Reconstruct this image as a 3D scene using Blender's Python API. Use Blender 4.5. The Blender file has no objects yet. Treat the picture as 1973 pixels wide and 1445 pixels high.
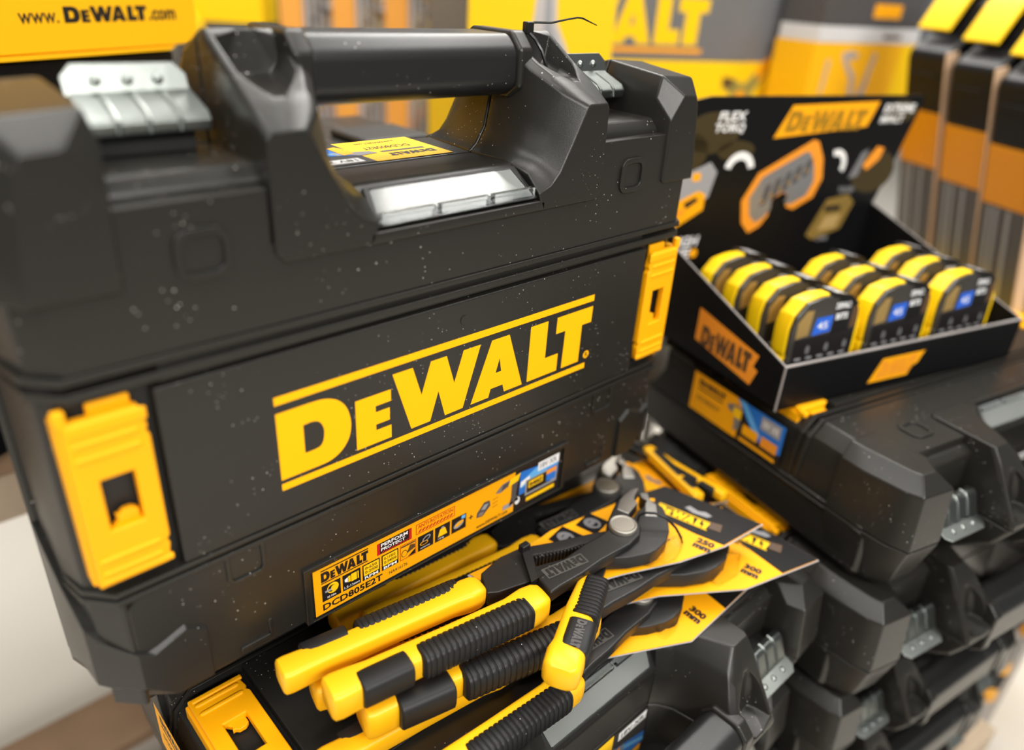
import bpy, bmesh, math, random
from mathutils import Vector, Matrix
from mathutils.geometry import tessellate_polygon
random.seed(7)
SC = bpy.context.scene
COL = SC.collection
PI = math.pi
CAMZ = 1.0

# ------------------------------------------------------------------ camera geometry
FPX, CX, CY = 1442.0, 986.5, 722.5
_V = Vector((802 - CX, 3432 - CY, FPX)); _A = Vector((2680 - CX, 70 - CY, FPX))
_Z = -_V.normalized(); _X = (_A - _A.dot(_Z) * _Z).normalized(); _Y = _Z.cross(_X)

def ray(x, y):
    c = Vector((x - CX, y - CY, FPX))
    return Vector((_X.dot(c), _Y.dot(c), _Z.dot(c)))

def on_y(x, y, Y):
    d = ray(x, y) * 1.0
    d = d * (Y / d.y); return Vector((d.x, d.y, d.z + CAMZ))

def on_z(x, y, Z):
    d = ray(x, y); d = d * ((Z - CAMZ) / d.z); return Vector((d.x, d.y, Z))

def on_plane(x, y, P, az):
    a = math.radians(az); n = Vector((-math.sin(a), math.cos(a), 0)); d = ray(x, y)
    o = Vector((0, 0, CAMZ)); return o + d * (n.dot(P - o) / n.dot(d))

# ------------------------------------------------------------------ materials
def _new(name):
    m = bpy.data.materials.new(name); m.use_nodes = True
    return m, m.node_tree, m.node_tree.nodes['Principled BSDF']

def mat(name, col, rough=.5, metal=0, bump=0, bscale=900, coat=0, spec=.5, var=0, vscale=30, alpha=1, trans=0, ior=1.45, emit=0):
    m, nt, p = _new(name)
    p.inputs['Base Color'].default_value = (*col, 1)
    p.inputs['Roughness'].default_value = rough
    p.inputs['Metallic'].default_value = metal
    p.inputs['Coat Weight'].default_value = coat
    p.inputs['Specular IOR Level'].default_value = spec
    p.inputs['Transmission Weight'].default_value = trans
    p.inputs['IOR'].default_value = ior
    p.inputs['Alpha'].default_value = alpha
    if emit:
        p.inputs['Emission Color'].default_value = (*col, 1); p.inputs['Emission Strength'].default_value = emit
    tc = nt.nodes.new('ShaderNodeTexCoord')
    if bump:
        n = nt.nodes.new('ShaderNodeTexNoise'); n.inputs['Scale'].default_value = bscale; n.inputs['Detail'].default_value = 2
        b = nt.nodes.new('ShaderNodeBump'); b.inputs['Strength'].default_value = bump; b.inputs['Distance'].default_value = .0004
        nt.links.new(tc.outputs['Object'], n.inputs['Vector']); nt.links.new(n.outputs['Fac'], b.inputs['Height'])
        nt.links.new(b.outputs['Normal'], p.inputs['Normal'])
    if var:
        n = nt.nodes.new('ShaderNodeTexNoise'); n.inputs['Scale'].default_value = vscale; n.inputs['Detail'].default_value = 5
        r = nt.nodes.new('ShaderNodeMixRGB'); r.inputs[1].default_value = (*[c * (1 - var) for c in col], 1)
        r.inputs[2].default_value = (*[min(1, c * (1 + var)) for c in col], 1)
        nt.links.new(tc.outputs['Object'], n.inputs['Vector']); nt.links.new(n.outputs['Fac'], r.inputs[0])
        nt.links.new(r.outputs[0], p.inputs['Base Color'])
    return m

def dusty(name, col, rough, amount=.13, scale=380, bump=.35, spec=.5):
    """dark moulded plastic carrying little flecks of pale dust"""
    m, nt, p = _new(name); N = nt.nodes; L = nt.links
    p.inputs['Roughness'].default_value = rough; p.inputs['Specular IOR Level'].default_value = spec
    tc = N.new('ShaderNodeTexCoord')
    v = N.new('ShaderNodeTexVoronoi'); v.inputs['Scale'].default_value = scale
    L.new(tc.outputs['Object'], v.inputs['Vector'])
    sep = N.new('ShaderNodeSeparateColor'); L.new(v.outputs['Color'], sep.inputs[0])
    big = N.new('ShaderNodeTexNoise'); big.inputs['Scale'].default_value = 22; L.new(tc.outputs['Object'], big.inputs['Vector'])
    bm_ = N.new('ShaderNodeMath'); bm_.operation = 'MULTIPLY_ADD'; bm_.inputs[1].default_value = amount * 7; bm_.inputs[2].default_value = -amount * 3.2
    L.new(big.outputs['Fac'], bm_.inputs[0])
    c1 = N.new('ShaderNodeMath'); c1.operation = 'LESS_THAN'; L.new(sep.outputs[0], c1.inputs[0]); L.new(bm_.outputs[0], c1.inputs[1])
    sz = N.new('ShaderNodeMath'); sz.operation = 'MULTIPLY'; sz.inputs[1].default_value = .26; L.new(sep.outputs[1], sz.inputs[0])
    c2 = N.new('ShaderNodeMath'); c2.operation = 'LESS_THAN'; L.new(v.outputs['Distance'], c2.inputs[0]); L.new(sz.outputs[0], c2.inputs[1])
    mu = N.new('ShaderNodeMath'); mu.operation = 'MULTIPLY'; L.new(c1.outputs[0], mu.inputs[0]); L.new(c2.outputs[0], mu.inputs[1])
    mu2 = N.new('ShaderNodeMath'); mu2.operation = 'MULTIPLY'; L.new(mu.outputs[0], mu2.inputs[0]); L.new(sep.outputs[2], mu2.inputs[1])
    mix = N.new('ShaderNodeMixRGB'); mix.inputs[1].default_value = (*col, 1); mix.inputs[2].default_value = (.6, .58, .54, 1)
    L.new(mu2.outputs[0], mix.inputs[0]); L.new(mix.outputs[0], p.inputs['Base Color'])
    n = N.new('ShaderNodeTexNoise'); n.inputs['Scale'].default_value = 2200; n.inputs['Detail'].default_value = 1
    L.new(tc.outputs['Object'], n.inputs['Vector'])
    b = N.new('ShaderNodeBump'); b.inputs['Strength'].default_value = bump; b.inputs['Distance'].default_value = .0002
    L.new(n.outputs['Fac'], b.inputs['Height']); L.new(b.outputs['Normal'], p.inputs['Normal'])
    return m

M = {}
M['case'] = dusty('case_plastic', (.0165, .0155, .0132), .31, .20, 640, .3, .37)
M['grip'] = dusty('handle_plastic', (.012, .012, .0118), .33, .12, 640, .3, .42)
M['pocket'] = mat('pocket_plastic', (.012, .012, .011), .5)
M['clip'] = mat('yellow_clip_plastic', (.98, .42, .002), .45, spec=.3, bump=.15, bscale=300)
M['ylogo'] = mat('yellow_print', (1.0, .47, .001), .6, spec=.2)
M['yellow'] = mat('yellow_grip_plastic', (.90, .46, .006), .38, bump=.1, bscale=500)
M['rubber'] = dusty('black_rubber', (.0095, .0095, .0095), .48, .09, 500, .35, .36)
M['steel'] = dusty('black_steel', (.012, .0115, .011), .38, .08, 480, .2, .38)
M['bare'] = mat('bare_steel', (.32, .31, .29), .33, 1, bump=.3, bscale=700)
M['chrome'] = mat('pivot_chrome', (.34, .32, .28), .42, .85, bump=.4, bscale=1500)
M['zinc'] = mat('zinc_plate', (.26, .28, .265), .33, 1, bump=.25, bscale=120)
M['clear'] = mat('clear_plastic', (.95, .97, .97), .06, trans=1, ior=1.3, spec=.6)
M['paper'] = mat('white_paper', (.27, .27, .26), .7)
M['stk'] = mat('sticker_yellow', (.92, .39, .003), .5, spec=.3)
M['stk2'] = mat('sticker_lemon', (.95, .55, .006), .5, spec=.3)
M['ink'] = mat('black_ink', (.012, .010, .010), .45)
M['red'] = mat('red_ink', (.50, .012, .012), .45)
M['blue'] = mat('blue_ink', (.015, .16, .58), .4)
M['sky'] = mat('light_blue_ink', (.12, .42, .80), .4)
M['white'] = mat('white_ink', (.80, .80, .80), .5)
M['grey'] = mat('grey_ink', (.30, .30, .31), .5)
M['dgrey'] = mat('dark_grey_ink', (.075, .07, .07), .5)
M['brown'] = mat('brown_ink', (.10, .05, .02), .5)
M['orange'] = mat('orange_ink', (.85, .30, .02), .45)
M['card'] = mat('black_card', (.008, .0075, .0075), .38, spec=.3)
M['tray'] = mat('black_carton', (.005, .005, .0055), .36, spec=.25)
M['kraft'] = mat('kraft_edge', (.24, .22, .21), .7)
M['ybox'] = mat('yellow_carton', (.93, .47, .003), .45)
M['ybox2'] = mat('lemon_carton', (.95, .60, .005), .5, spec=.3)
M['gbox'] = mat('grey_carton', (.155, .155, .16), .42)
M['wood'] = mat('pallet_wood', (.27, .17, .10), .75, var=.35, vscale=14)
M['wood2'] = mat('pale_wood', (.46, .36, .26), .75, var=.25, vscale=14)
M['floor'] = mat('floor_concrete', (.62, .58, .51), .55, var=.12, vscale=2.5)
M['blister'] = mat('blister_plastic', (.97, .97, .97), .08, trans=1, ior=1.12)
M['nylon'] = mat('nylon_tie', (.010, .010, .010), .3)
M['etch'] = mat('etched_steel', (.060, .056, .050), .55)
M['gold'] = mat('titanium_gold', (.55, .36, .12), .35, .6)
M['metalgrey'] = mat('dull_metal', (.34, .34, .35), .35, .6)
M['shelf'] = mat('shelf_metal', (.09, .085, .08), .5)
M['wall'] = mat('wall_paint', (.62, .55, .44), .8)
M['handlebrown'] = mat('smoked_plastic', (.10, .085, .05), .25)

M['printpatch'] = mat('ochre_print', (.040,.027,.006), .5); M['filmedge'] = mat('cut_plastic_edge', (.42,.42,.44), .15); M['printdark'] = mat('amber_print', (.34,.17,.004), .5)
M['brasscard'] = mat('brass_print', (.22,.14,.03), .5); M['goldcard'] = mat('tan_print', (.42,.28,.10), .5)
M['ybits'] = mat('bright_yellow_plastic', (.95,.60,.005), .35); M['badge'] = mat('blue_badge', (.02,.12,.62), .4)
M['smoke'] = mat('clear_lid', (.045,.040,.034), .15, coat=.3)

M['whitecard'] = mat('white_card', (.62,.62,.63), .5); M['stripe'] = mat('orange_card', (.80,.36,.06), .5); M['chrome2'] = mat('chrome_spanner', (.7,.7,.72), .2, 1)
M['bottle'] = mat('pale_bottle_print', (.50,.46,.44), .5); M['tool_tint'] = mat('olive_print', (.30,.26,.06), .5); M['tan'] = mat('tan_ink', (.50,.38,.24), .5); M['toolgrey'] = mat('warm_grey_ink', (.40,.36,.33), .5)
M['capblack'] = mat('gloss_black_plastic', (.010,.010,.011), .34, spec=.2); M['bandorange'] = mat('deep_orange_band', (.72,.27,.003), .4); M['bladegrey'] = mat('dark_blade_card', (.075,.07,.07), .35)
M['flange'] = mat('copper_tinted_plastic', (.62,.42,.27), .2); M['orange2'] = mat('orange_handle_plastic', (.88,.42,.04), .4); M['pegboard'] = mat('peg_board_paint', (.40,.37,.34), .6)

# ------------------------------------------------------------------ mesh builder
class MB:
    def __init__(s): s.v = []; s.f = []; s.m = []; s.T = None
    def _t(s, p):
        p = Vector(p); return s.T @ p if s.T else p
    def faces(s, vs, fs, mi=0):
        o = len(s.v); s.v += [s._t(p) for p in vs]
        for f in fs: s.f.append([i + o for i in f]); s.m.append(mi)
    def box(s, a, b, mi=0):
        x0, y0, z0 = a; x1, y1, z1 = b
        s.faces([(x0,y0,z0),(x1,y0,z0),(x1,y1,z0),(x0,y1,z0),(x0,y0,z1),(x1,y0,z1),(x1,y1,z1),(x0,y1,z1)],
                [(0,3,2,1),(4,5,6,7),(0,1,5,4),(1,2,6,5),(2,3,7,6),(3,0,4,7)], mi)
    def loft(s, secs, mi=0, cap=True, closed=False):
        n = len(secs[0]); vs = [p for q in secs for p in q]; fs = []
        m = len(secs)
        for k in range(m if closed else m - 1):
            k2 = (k + 1) % m
            for i in range(n):
                j = (i + 1) % n; fs.append((k*n+i, k*n+j, k2*n+j, k2*n+i))
        if cap and not closed: fs.append(tuple(range(n))[::-1]); fs.append(tuple((m-1)*n+i for i in range(n)))
        s.faces(vs, fs, mi)
    def prism(s, pts, f, a, b, mi=0, holes=()):
        """pts 2-D; f(x,y,t)->3-D; extruded from t=a to t=b"""
        loops = [pts] + list(holes)
        flat = [p for l in loops for p in l]
        n = len(flat); vs = [f(p[0], p[1], a) for p in flat] + [f(p[0], p[1], b) for p in flat]
        if holes:
            tr = tessellate_polygon([[Vector((p[0], p[1], 0)) for p in l] for l in loops])
            fs = [tuple(t) for t in tr] + [tuple(i + n for i in t)[::-1] for t in tr]
        else: fs = [tuple(range(n)), tuple(range(n, 2*n))[::-1]]
        o = 0
        for l in loops:
            k = len(l)
            for i in range(k): j = (i + 1) % k; fs.append((o+i, o+j, o+j+n, o+i+n))
            o += k
        s.faces(vs, fs, mi)
    def tube(s, path, r, seg=8, mi=0, closed=False):
        path = [Vector(p) for p in path]; secs = []; up = Vector((0, 0, 1)); n = len(path)
        rr = r if isinstance(r, (list, tuple)) else [r] * n
        for i, p in enumerate(path):
            if closed: d = path[(i+1) % n] - path[i-1]
            else: d = path[min(i+1, n-1)] - path[max(i-1, 0)]
            d.normalize(); a = d.cross(up)
            if a.length < 1e-4: a = d.cross(Vector((0, 1, 0)))
            a.normalize(); b = d.cross(a)
            secs.append([p + (a*math.cos(2*PI*k/seg) + b*math.sin(2*PI*k/seg)) * rr[i] for k in range(seg)])
        s.loft(secs, mi, not closed, closed)
    def cyl(s, c, r, h, seg=32, mi=0, ax='z', bev=0):
        c = Vector(c); secs = []
        pr = [(0, r-bev), (bev, r), (h-bev, r), (h, r-bev)] if bev else [(0, r), (h, r)]
        for t, q in pr:
            sec = []
            for k in range(seg):
                a = 2*PI*k/seg; x, y = q*math.cos(a), q*math.sin(a)
                sec.append(c + Vector((x, y, t) if ax == 'z' else (x, t, y) if ax == 'y' else (t, x, y)))
            secs.append(sec)
        s.loft(secs, mi)
    def build(s, name, mats, parent=None, bevel=0, seg=2, smooth=True, ang=32):
        me = bpy.data.meshes.new(name); me.from_pydata([tuple(p) for p in s.v], [], s.f)
        if not isinstance(mats, (list, tuple)): mats = [mats]
        for m in mats: me.materials.append(M[m] if isinstance(m, str) else m)
        for p, mi in zip(me.polygons, s.m): p.material_index = mi
        bm = bmesh.new(); bm.from_mesh(me); bmesh.ops.recalc_face_normals(bm, faces=bm.faces)
        for e in bm.edges:
            e.smooth = not (len(e.link_faces) == 2 and e.calc_face_angle(0) > math.radians(ang)) if not bevel else True
        for f in bm.faces: f.smooth = smooth
        bm.to_mesh(me); bm.free()
        o = bpy.data.objects.new(name, me); COL.objects.link(o)
        if parent: o.parent = parent
        if bevel:
            b = o.modifiers.new('bevel', 'BEVEL'); b.width = bevel; b.segments = seg; b.limit_method = 'ANGLE'; b.angle_limit = math.radians(28)
            b.harden_normals = False
            w = o.modifiers.new('wn', 'WEIGHTED_NORMAL'); w.keep_sharp = True
        return o

def empty(name, loc=(0, 0, 0), rot=(0, 0, 0)):
    o = bpy.data.objects.new(name, None); COL.objects.link(o); o.location = loc; o.rotation_euler = rot
    o.empty_display_size = .02; return o

def tag(o, label, cat, group=None, kind=None):
    if label: o['label'] = label
    if cat: o['category'] = cat
    if group: o['group'] = group
    if kind: o['kind'] = kind
    return o

def thing(name, label, cat, loc=(0, 0, 0), rot=(0, 0, 0), group=None):
    return tag(empty(name, loc, rot), label, cat, group)

def copy_tree(o, parent=None):
    c = o.copy(); COL.objects.link(c)
    if parent: c.parent = parent
    for ch in list(o.children): copy_tree(ch, c)
    return c

# ------------------------------------------------------------------ flat print
LOGO = {
 'D': ([(-120.5,209.5),(-104,209.6),(-95.5,209.4),(-89.5,208),(-84,204.8),(-80,199.6),(-77.8,193),(-77.2,186),(-78.6,178.8),(-82,173.2),(-86.5,169.5),(-92.2,167.4),(-98.6,167),(-120.5,167)],
       [(-105.8,197.2),(-101.3,197.5),(-97.9,196.8),(-95.4,194.5),(-94,190.7),(-93.9,187.4),(-94.7,182.7),(-96.8,179.8),(-100,179.1),(-105.8,179)]),
 'E': ([(-74.1,200.4),(-50.6,200.4),(-50.6,192.6),(-61,192.6),(-61,188.5),(-51.6,188.5),(-51.6,179.9),(-61,179.9),(-61,176),(-50.6,176),(-50.6,167),(-74.1,167)], None),
 'W': ([(-49.3,209.7),(-35.3,209.7),(-28.9,189),(-22.2,209.9),(-10.4,209.9),(-4.1,189),(2.7,209.9),(16.4,209.9),(3.3,167.4),(-10.9,167.2),(-16.3,187),(-22.3,167.2),(-36.4,167.2)], None),
 'A': ([(9.7,167.4),(25.7,210),(40.7,210),(54.9,167.4),(38.6,167.4),(36.9,173.5),(26.5,173.5),(24.8,167.4)],
       [(33.1,194.8),(35,184.6),(30.1,184.6)]),
 'L': ([(59.4,167.6),(59.8,210.2),(76,210.2),(75.6,181.5),(88.4,181.5),(88.2,167.6)], None),
 'T': ([(84.8,210.4),(120.8,210.4),(120.4,197.8),(110.9,197.8),(110.7,167.8),(93,167.8),(93.9,197.8),(84.6,197.8)], None)}

_tc = {}
def text_geo(s, bold):
    key = (s, bold)
    if key not in _tc:
        cu = bpy.data.curves.new('t', 'FONT'); cu.body = s; cu.size = 1; cu.offset = bold; cu.resolution_u = 2
        ob = bpy.data.objects.new('t', cu); COL.objects.link(ob)
        dg = bpy.context.evaluated_depsgraph_get(); me = bpy.data.meshes.new_from_object(ob.evaluated_get(dg))
        vs = [v.co.copy() for v in me.vertices]; fs = [tuple(p.vertices) for p in me.polygons]
        bpy.data.objects.remove(ob); bpy.data.curves.remove(cu); bpy.data.meshes.remove(me)
        x0 = min(v.x for v in vs); x1 = max(v.x for v in vs); y0 = min(v.y for v in vs); y1 = max(v.y for v in vs)
        _tc[key] = ([((v.x-x0)/(x1-x0), (v.y-y0)/(y1-y0)) for v in vs], fs, (x1-x0)/(y1-y0))
    return _tc[key]

class Print:
    """artwork printed flat on one surface; coordinates in millimetres"""
    def __init__(s, o, ex, ey, step=.00012, base=0.0):
        s.mb = MB(); s.o = Vector(o); s.ex = Vector(ex).normalized(); s.ey = Vector(ey).normalized()
        s.n = s.ex.cross(s.ey); s.step = step; s.base = base; s.mats = []
    def mi(s, m):
        if m not in s.mats: s.mats.append(m)
        return s.mats.index(m)
    def P(s, x, y, l): return s.o + s.ex*(x*.001) + s.ey*(y*.001) + s.n*(s.base + s.step*(l+1))
    def poly(s, pts, m, l=0, holes=None):
        loops = [pts] + ([holes] if holes else [])
        flat = [p for q in loops for p in q]
        tr = tessellate_polygon([[Vector((p[0], p[1], 0)) for p in q] for q in loops])
        s.mb.faces([s.P(p[0], p[1], l) for p in flat], [tuple(t) for t in tr], s.mi(m))
    def rect(s, x0, y0, x1, y1, m, l=0): s.poly([(x0,y0),(x1,y0),(x1,y1),(x0,y1)], m, l)
    def frame(s, x0, y0, x1, y1, w, m, l=0):
        s.rect(x0,y0,x1,y0+w,m,l); s.rect(x0,y1-w,x1,y1,m,l); s.rect(x0,y0+w,x0+w,y1-w,m,l); s.rect(x1-w,y0+w,x1,y1-w,m,l)
    def ell(s, x, y, a, b, m, l=0, n=16, rot=0):
        c, q = math.cos(rot), math.sin(rot)
        s.poly([(x+a*math.cos(2*PI*k/n)*c-b*math.sin(2*PI*k/n)*q, y+a*math.cos(2*PI*k/n)*q+b*math.sin(2*PI*k/n)*c) for k in range(n)], m, l)
    def text(s, t, x, y, h, m, l=1, w=None, bold=.012, skew=0, rot=0):
        vs, fs, ar = text_geo(t, bold); w = w or h*ar; c, q = math.cos(rot), math.sin(rot)
        pp = []
        for a, b in vs:
            u, v = a*w + b*h*skew, b*h; pp.append(s.P(x+u*c-v*q, y+u*q+v*c, l))
        s.mb.faces(pp, fs, s.mi(m)); return w
    def logo(s, x, y, w, m, l=1, bars=True, ht=None, bar=None, skew=0):
        k = w/241.5; ky = (ht/59.5) if (ht and bars) else (ht/43.) if ht else k
        y0 = 160 if bars else 167
        def f(p): return (x+(p[0]+120.6)*k + (p[1]-y0)*ky*skew, y+(p[1]-y0)*ky)
        for key, (o, h) in LOGO.items(): s.poly([f(p) for p in o], m, l, [f(p) for p in h] if h else None)
        if bars:
            b = bar or m
            s.poly([f(p) for p in [(-120.6,214.5),(121,214.5),(121,219.5),(-120.6,219.5)]], b, l)
            s.poly([f(p) for p in [(-120.6,160),(118.5,160),(118.5,164.5),(-120.6,164.5)]], b, l)
    def build(s, name, parent=None): return s.mb.build(name, s.mats, parent, smooth=False)

def _round(pts):
    """Catmull-Rom through every point but the first and last corners"""
    out = [pts[0]]
    for i in range(1, len(pts)-2):
        p0, p1, p2, p3 = (Vector(pts[k]) for k in (max(i-1, 1), i, i+1, min(i+2, len(pts)-2)))
        for t in (0, .34, .67): out.append(tuple(.5*((2*p1) + (p2-p0)*t + (2*p0-5*p1+4*p2-p3)*t*t + (3*p1-p0-3*p2+p3)*t**3)))
    return out + [pts[-2], pts[-1]]
LOGO['D'] = tuple(_round(q) for q in LOGO['D'])

def mmp(pts): return [tuple(c*.001 for c in p) for p in pts]

# ------------------------------------------------------------------ the tool case
def rrect(cx, cy, w, h, r, n=4):
    out = []
    for (sx, sy, a0) in ((1,1,0),(-1,1,90),(-1,-1,180),(1,-1,270)):
        for k in range(n+1):
            a = math.radians(a0 + 90*k/n); out.append((cx+sx*(w/2-r)+r*math.cos(a), cy+sy*(h/2-r)+r*math.sin(a)))
    return out

def F(x, y, t): return (x*.001, t*.001, y*.001)      # face coordinates: u right, v up, depth back

def body_sec(hw, vb, vt, d, cb=16, ct=3):
    """outline of the shell at depth d, top kept open between the handle brackets"""
    return [F(u, v, d) for u, v in ((-hw+cb, vb), (hw-cb, vb), (hw, vb+cb), (hw, vt-ct), (hw-ct, vt), (-hw+ct, vt), (-hw, vt-ct), (-hw, vb+cb))]

def half_secs(side, hw, vb, vt, d, cb=16, cy=16, inner=108):
    s = side
    return [F(u*s, v, d) for u, v in ((inner, vb), (hw-cb, vb), (hw, vb+cy), (hw, vt-3), (hw-3, vt), (inner, vt))]

def make_case():
    root = empty('tool_case')
    # ---- lid (front half)
    b = MB()
    prof = [(7,207,60,324,16,16), (12,218,57,331,17,20), (30,222,48,331,19,34), (50,223,20,331,23,50), (57.4,223,5,331,24,56)]
    for sd in (-1, 1): b.loft([half_secs(sd, hw, vb, vt, d, cb, cy) for d, hw, vb, vt, cb, cy in prof])
    b.prism([(7,60),(12,57),(30,48),(50,20),(57.4,5),(57.4,311),(24,311),(7,298)], lambda d, v, u: F(u, v, d), -109, 109)
    b.build('lid_shell', 'case', root, bevel=.0022)
    # face plates, recessed clip bays between them
    b = MB()
    top = [(-207,256.5),(207,256.5),(206,322),(113,322),(113,296),(56,293),(-56,293),(-113,296),(-113,322),(-206,322)]
    b.prism(top, F, 0, 9)
    b.prism([(-175,141.5),(175,141.5),(175,241.5),(-175,241.5)], F, -.4, 9)
    low = [(-200,133),(200,133),(205,128),(205,85),(190,60),(-190,60),(-205,85),(-205,128)]
    b.prism(low, F, 0, 9)
    b.prism([(-171,242),(171,242),(171,257),(-171,257)], F, 2.2, 9)
    b.prism([(-171,132),(171,132),(171,142),(-171,142)], F, 2.2, 9)
    for sd in (-1, 1):
        for v0, v1 in ((256.8, 292), (62, 133)):
            b.prism([(sd*204,.2),(sd*207,.2),(sd*218.5,12),(sd*204,12)], lambda u, d, v: F(u, v, d), v0, v1)
    b.build('face_panel', 'case', root, bevel=.0011)
    # ridges running round the lid
    b = MB()
    def ring(v0, v1, g):
        pl = [(-208-g,-1.2),(208+g,-1.2),(220+g,12),(223+g,30),(223+g,57),(-223-g,57),(-223-g,30),(-220-g,12)]
        b.prism(pl, lambda u, d, v: F(u, v, d), v0, v1)
    ring(253.2, 256.8, 1.4); ring(245.2, 249.4, .8); ring(133, 136.4, .2); ring(138.4, 141.2, -.3)
    # corner guards low on the face, two square bosses, two U notches, two slots
    for s in (-1, 1):
        def gsec(d, hw, vb, cb, tp, cy):
            return [F(s*u, v, d) for u, v in ((171, vb), (hw-cb, vb), (hw, vb+cy), (hw, tp), (hw-8, tp-4), (181, tp+3), (174.5, tp-2), (171, tp-4))]
        b.loft([gsec(-2.4, 205.5, 61, 15, 99, 15), gsec(9, 218, 58, 16, 108, 18), gsec(14, 223, 56.5, 17, 116, 21), gsec(32, 225, 45.5, 19, 134, 34), gsec(50, 226, 19, 23, 152, 50), gsec(57.4, 226, 4.5, 24, 158, 56)])
        c = s*145
        for (w, h, t0) in ((25,23,-1.7),):
            outer = rrect(c, 298, w, h, 7); inner = rrect(c, 298, w-7, h-7, 4.5)
            b.prism(outer, F, -1.7, 3, holes=[inner])
        uo = [(c-11,136),(c-11,118),(c-8,114),(c+8,114),(c+11,118),(c+11,136),(c+8.6,136),(c+8.6,119),(c+7,116.8),(c-7,116.8),(c-8.6,119),(c-8.6,136)]
        b.prism(uo, F, -1.3, 2)
        b.prism([(c-9.5,65),(c+8,65),(c+8,68),(c-9.5,68)], F, -1.6, 2)
        b.prism([(c+8,65),(c+10,65),(c+10,78),(c+8,78)], F, -.8, 2)
    # frame around the product sticker
    b.prism([(-114,58.5),(109,58.5),(109,101),(-114,101)], F, -2.2, 4, holes=[[(-110,59.5),(105,59.5),(105,97.5),(-110,97.5)]])
    b.prism([(-108,60),(103,60),(103,97),(-108,97)], F, -.9, 4)
    b.build('face_relief', 'case', root, bevel=.0008)
    b = MB()
    b.cyl(F(2.5, 229, .6), .003, -.0015, 20, ax='y')
    b.build('mould_mark', 'case', root)
    # ---- base (rear half)
    b = MB()
    prof = [(58.6,223,0,331), (66,224,0,331), (100,222,0,331), (112,212,6,324)]
    for sd in (-1, 1): b.loft([half_secs(sd, hw, vb, vt, d, 26, 58) for d, hw, vb, vt in prof])
    b.prism([(58.6,0),(100,0),(112,6),(112,304),(108,311),(58.6,311)], lambda d, v, u: F(u, v, d), -109, 109)
    for s in (-1, 1):
        for v0 in (18, 262): b.box(F(s*125, v0, 111), F(s*165, v0+26, 114.6))
    for s in (-1, 1):          # stiffening ridge along the seam
        b.box(F(s*221, 158, 54.6), F(s*225.6, 326, 57)); b.box(F(s*221, 66, 59.6), F(s*225.8, 326, 62.6))
    b.build('base_shell', 'case', root, bevel=.0022)
    # ---- raised corner blocks, one on lid and one on base at each end
    for s in (-1, 1):
        for nm, rear in (('lid', 0), ('base', 1)):
            def sec(d, pts): return [F(s*u, v, d) for u, v in pts]
            if not rear:
                A = [(179,288),(213.5,288),(213,300),(207,338),(204,345),(190,346),(178,330)]
                B = [(176,300),(224,290),(224,312),(218,344),(212,356),(178,358),(174,344)]
                Cc = [(176,300),(226,290),(226,316),(222,346),(215,361),(179,363),(174,350)]
                secs = [sec(-2.2, A), sec(10, B), sec(57.6, Cc)]
                m = MB(); m.loft(secs)
            else:
                Cc = [(176,300),(226,290),(226,316),(222,346),(215,361),(179,363),(174,350)]
                B = [(176,300),(222,296),(222,314),(216,340),(208,352),(180,353),(176,340)]
                A = [(182,300),(212,300),(211,310),(206,330),(200,338),(186,338),(184,326)]
                secs = [sec(58.4, Cc), sec(96, B), sec(113, A)]
                m = MB(); m.loft(secs)
            m.build('corner_block', 'case', root, bevel=.0013, seg=2)
    # ---- handle brackets
    for s in (-1, 1):
        m = MB()
        def sec(d, pts): return [F(s*u, v, d) for u, v in pts]
        ou = 112.5
        S0 = [(60,286.5),(108,286.5),(ou,292),(ou,300),(ou,342),(ou-2,345.5),(95,345.5),(92.5,344),(82,324),(73,308),(66,301),(56,297)]
        S1 = [(60,290),(108,290),(ou,292),(ou,304),(ou,350),(ou-2,354),(86,354),(81,351),(76,328),(69,314),(63,309),(56,307)]
        S2 = [(58,296),(108,296),(ou,298),(ou,306),(ou,362),(ou-2,366.5),(76,366.5),(71,363),(70,338),(66,322),(60,315),(54,312)]
        S3 = [(56,300),(108,300),(ou,302),(ou,308),(ou,377),(ou-2,381.5),(72,381.5),(68.5,378),(68,345),(64,326),(58,316),(52,311.5)]
        keys = [(-2.2, S0), (9, S1), (30, S2), (54, S3), (57.6, S3)]
        def at(d):
            for (d0, a), (d1, b) in zip(keys, keys[1:]):
                if d <= d1: t = (d-d0)/(d1-d0); return [(p[0]+(q[0]-p[0])*t, p[1]+(q[1]-p[1])*t) for p, q in zip(a, b)]
        def trough(d, dep):
            P = at(d); x1, z1 = P[5]; x0 = P[6][0]; a, b = x1-2.5, x0+3.5; mdl, wf = (a+b)/2-1, min(1, .30+dep/11); a, b = mdl+(a-mdl)*wf, mdl+(b-mdl)*wf; ww = max(.4, min(2.6, dep*.35))
            return P[:6] + [(a, z1), (a-ww, z1-dep*.75-.01), (a-2.2*ww, z1-dep-.02), (b+2.2*ww, z1-dep-.02), (b+ww, z1-dep*.75-.01), (b, z1)] + P[6:]
        deps = [(-2.2,0),(9,0),(14,0),(18,2.4),(23,5.5),(29,9),(36,12.5),(43,15.5),(50,17),(53.5,0),(57.6,0)]
        m.loft([sec(d, trough(d, q)) for d, q in deps])
        ob = m.build('handle_bracket', 'case', root, bevel=.0022, seg=3); ob.modifiers['bevel'].use_clamp_overlap = False; ob.modifiers['bevel'].width = .0011
        m = MB()
        R3 = S3
        R2 = [(58,298),(108,298),(ou,300),(ou,306),(ou,368),(ou-2,372),(74,372),(69,369),(68,338),(64,322),(58,315),(54,311.5)]
        R1 = [(60,300),(108,300),(ou,302),(ou,306),(ou,345),(ou-2,349),(86,349),(76,345),(72,330),(66,318),(60,313),(56,311.5)]
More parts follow.
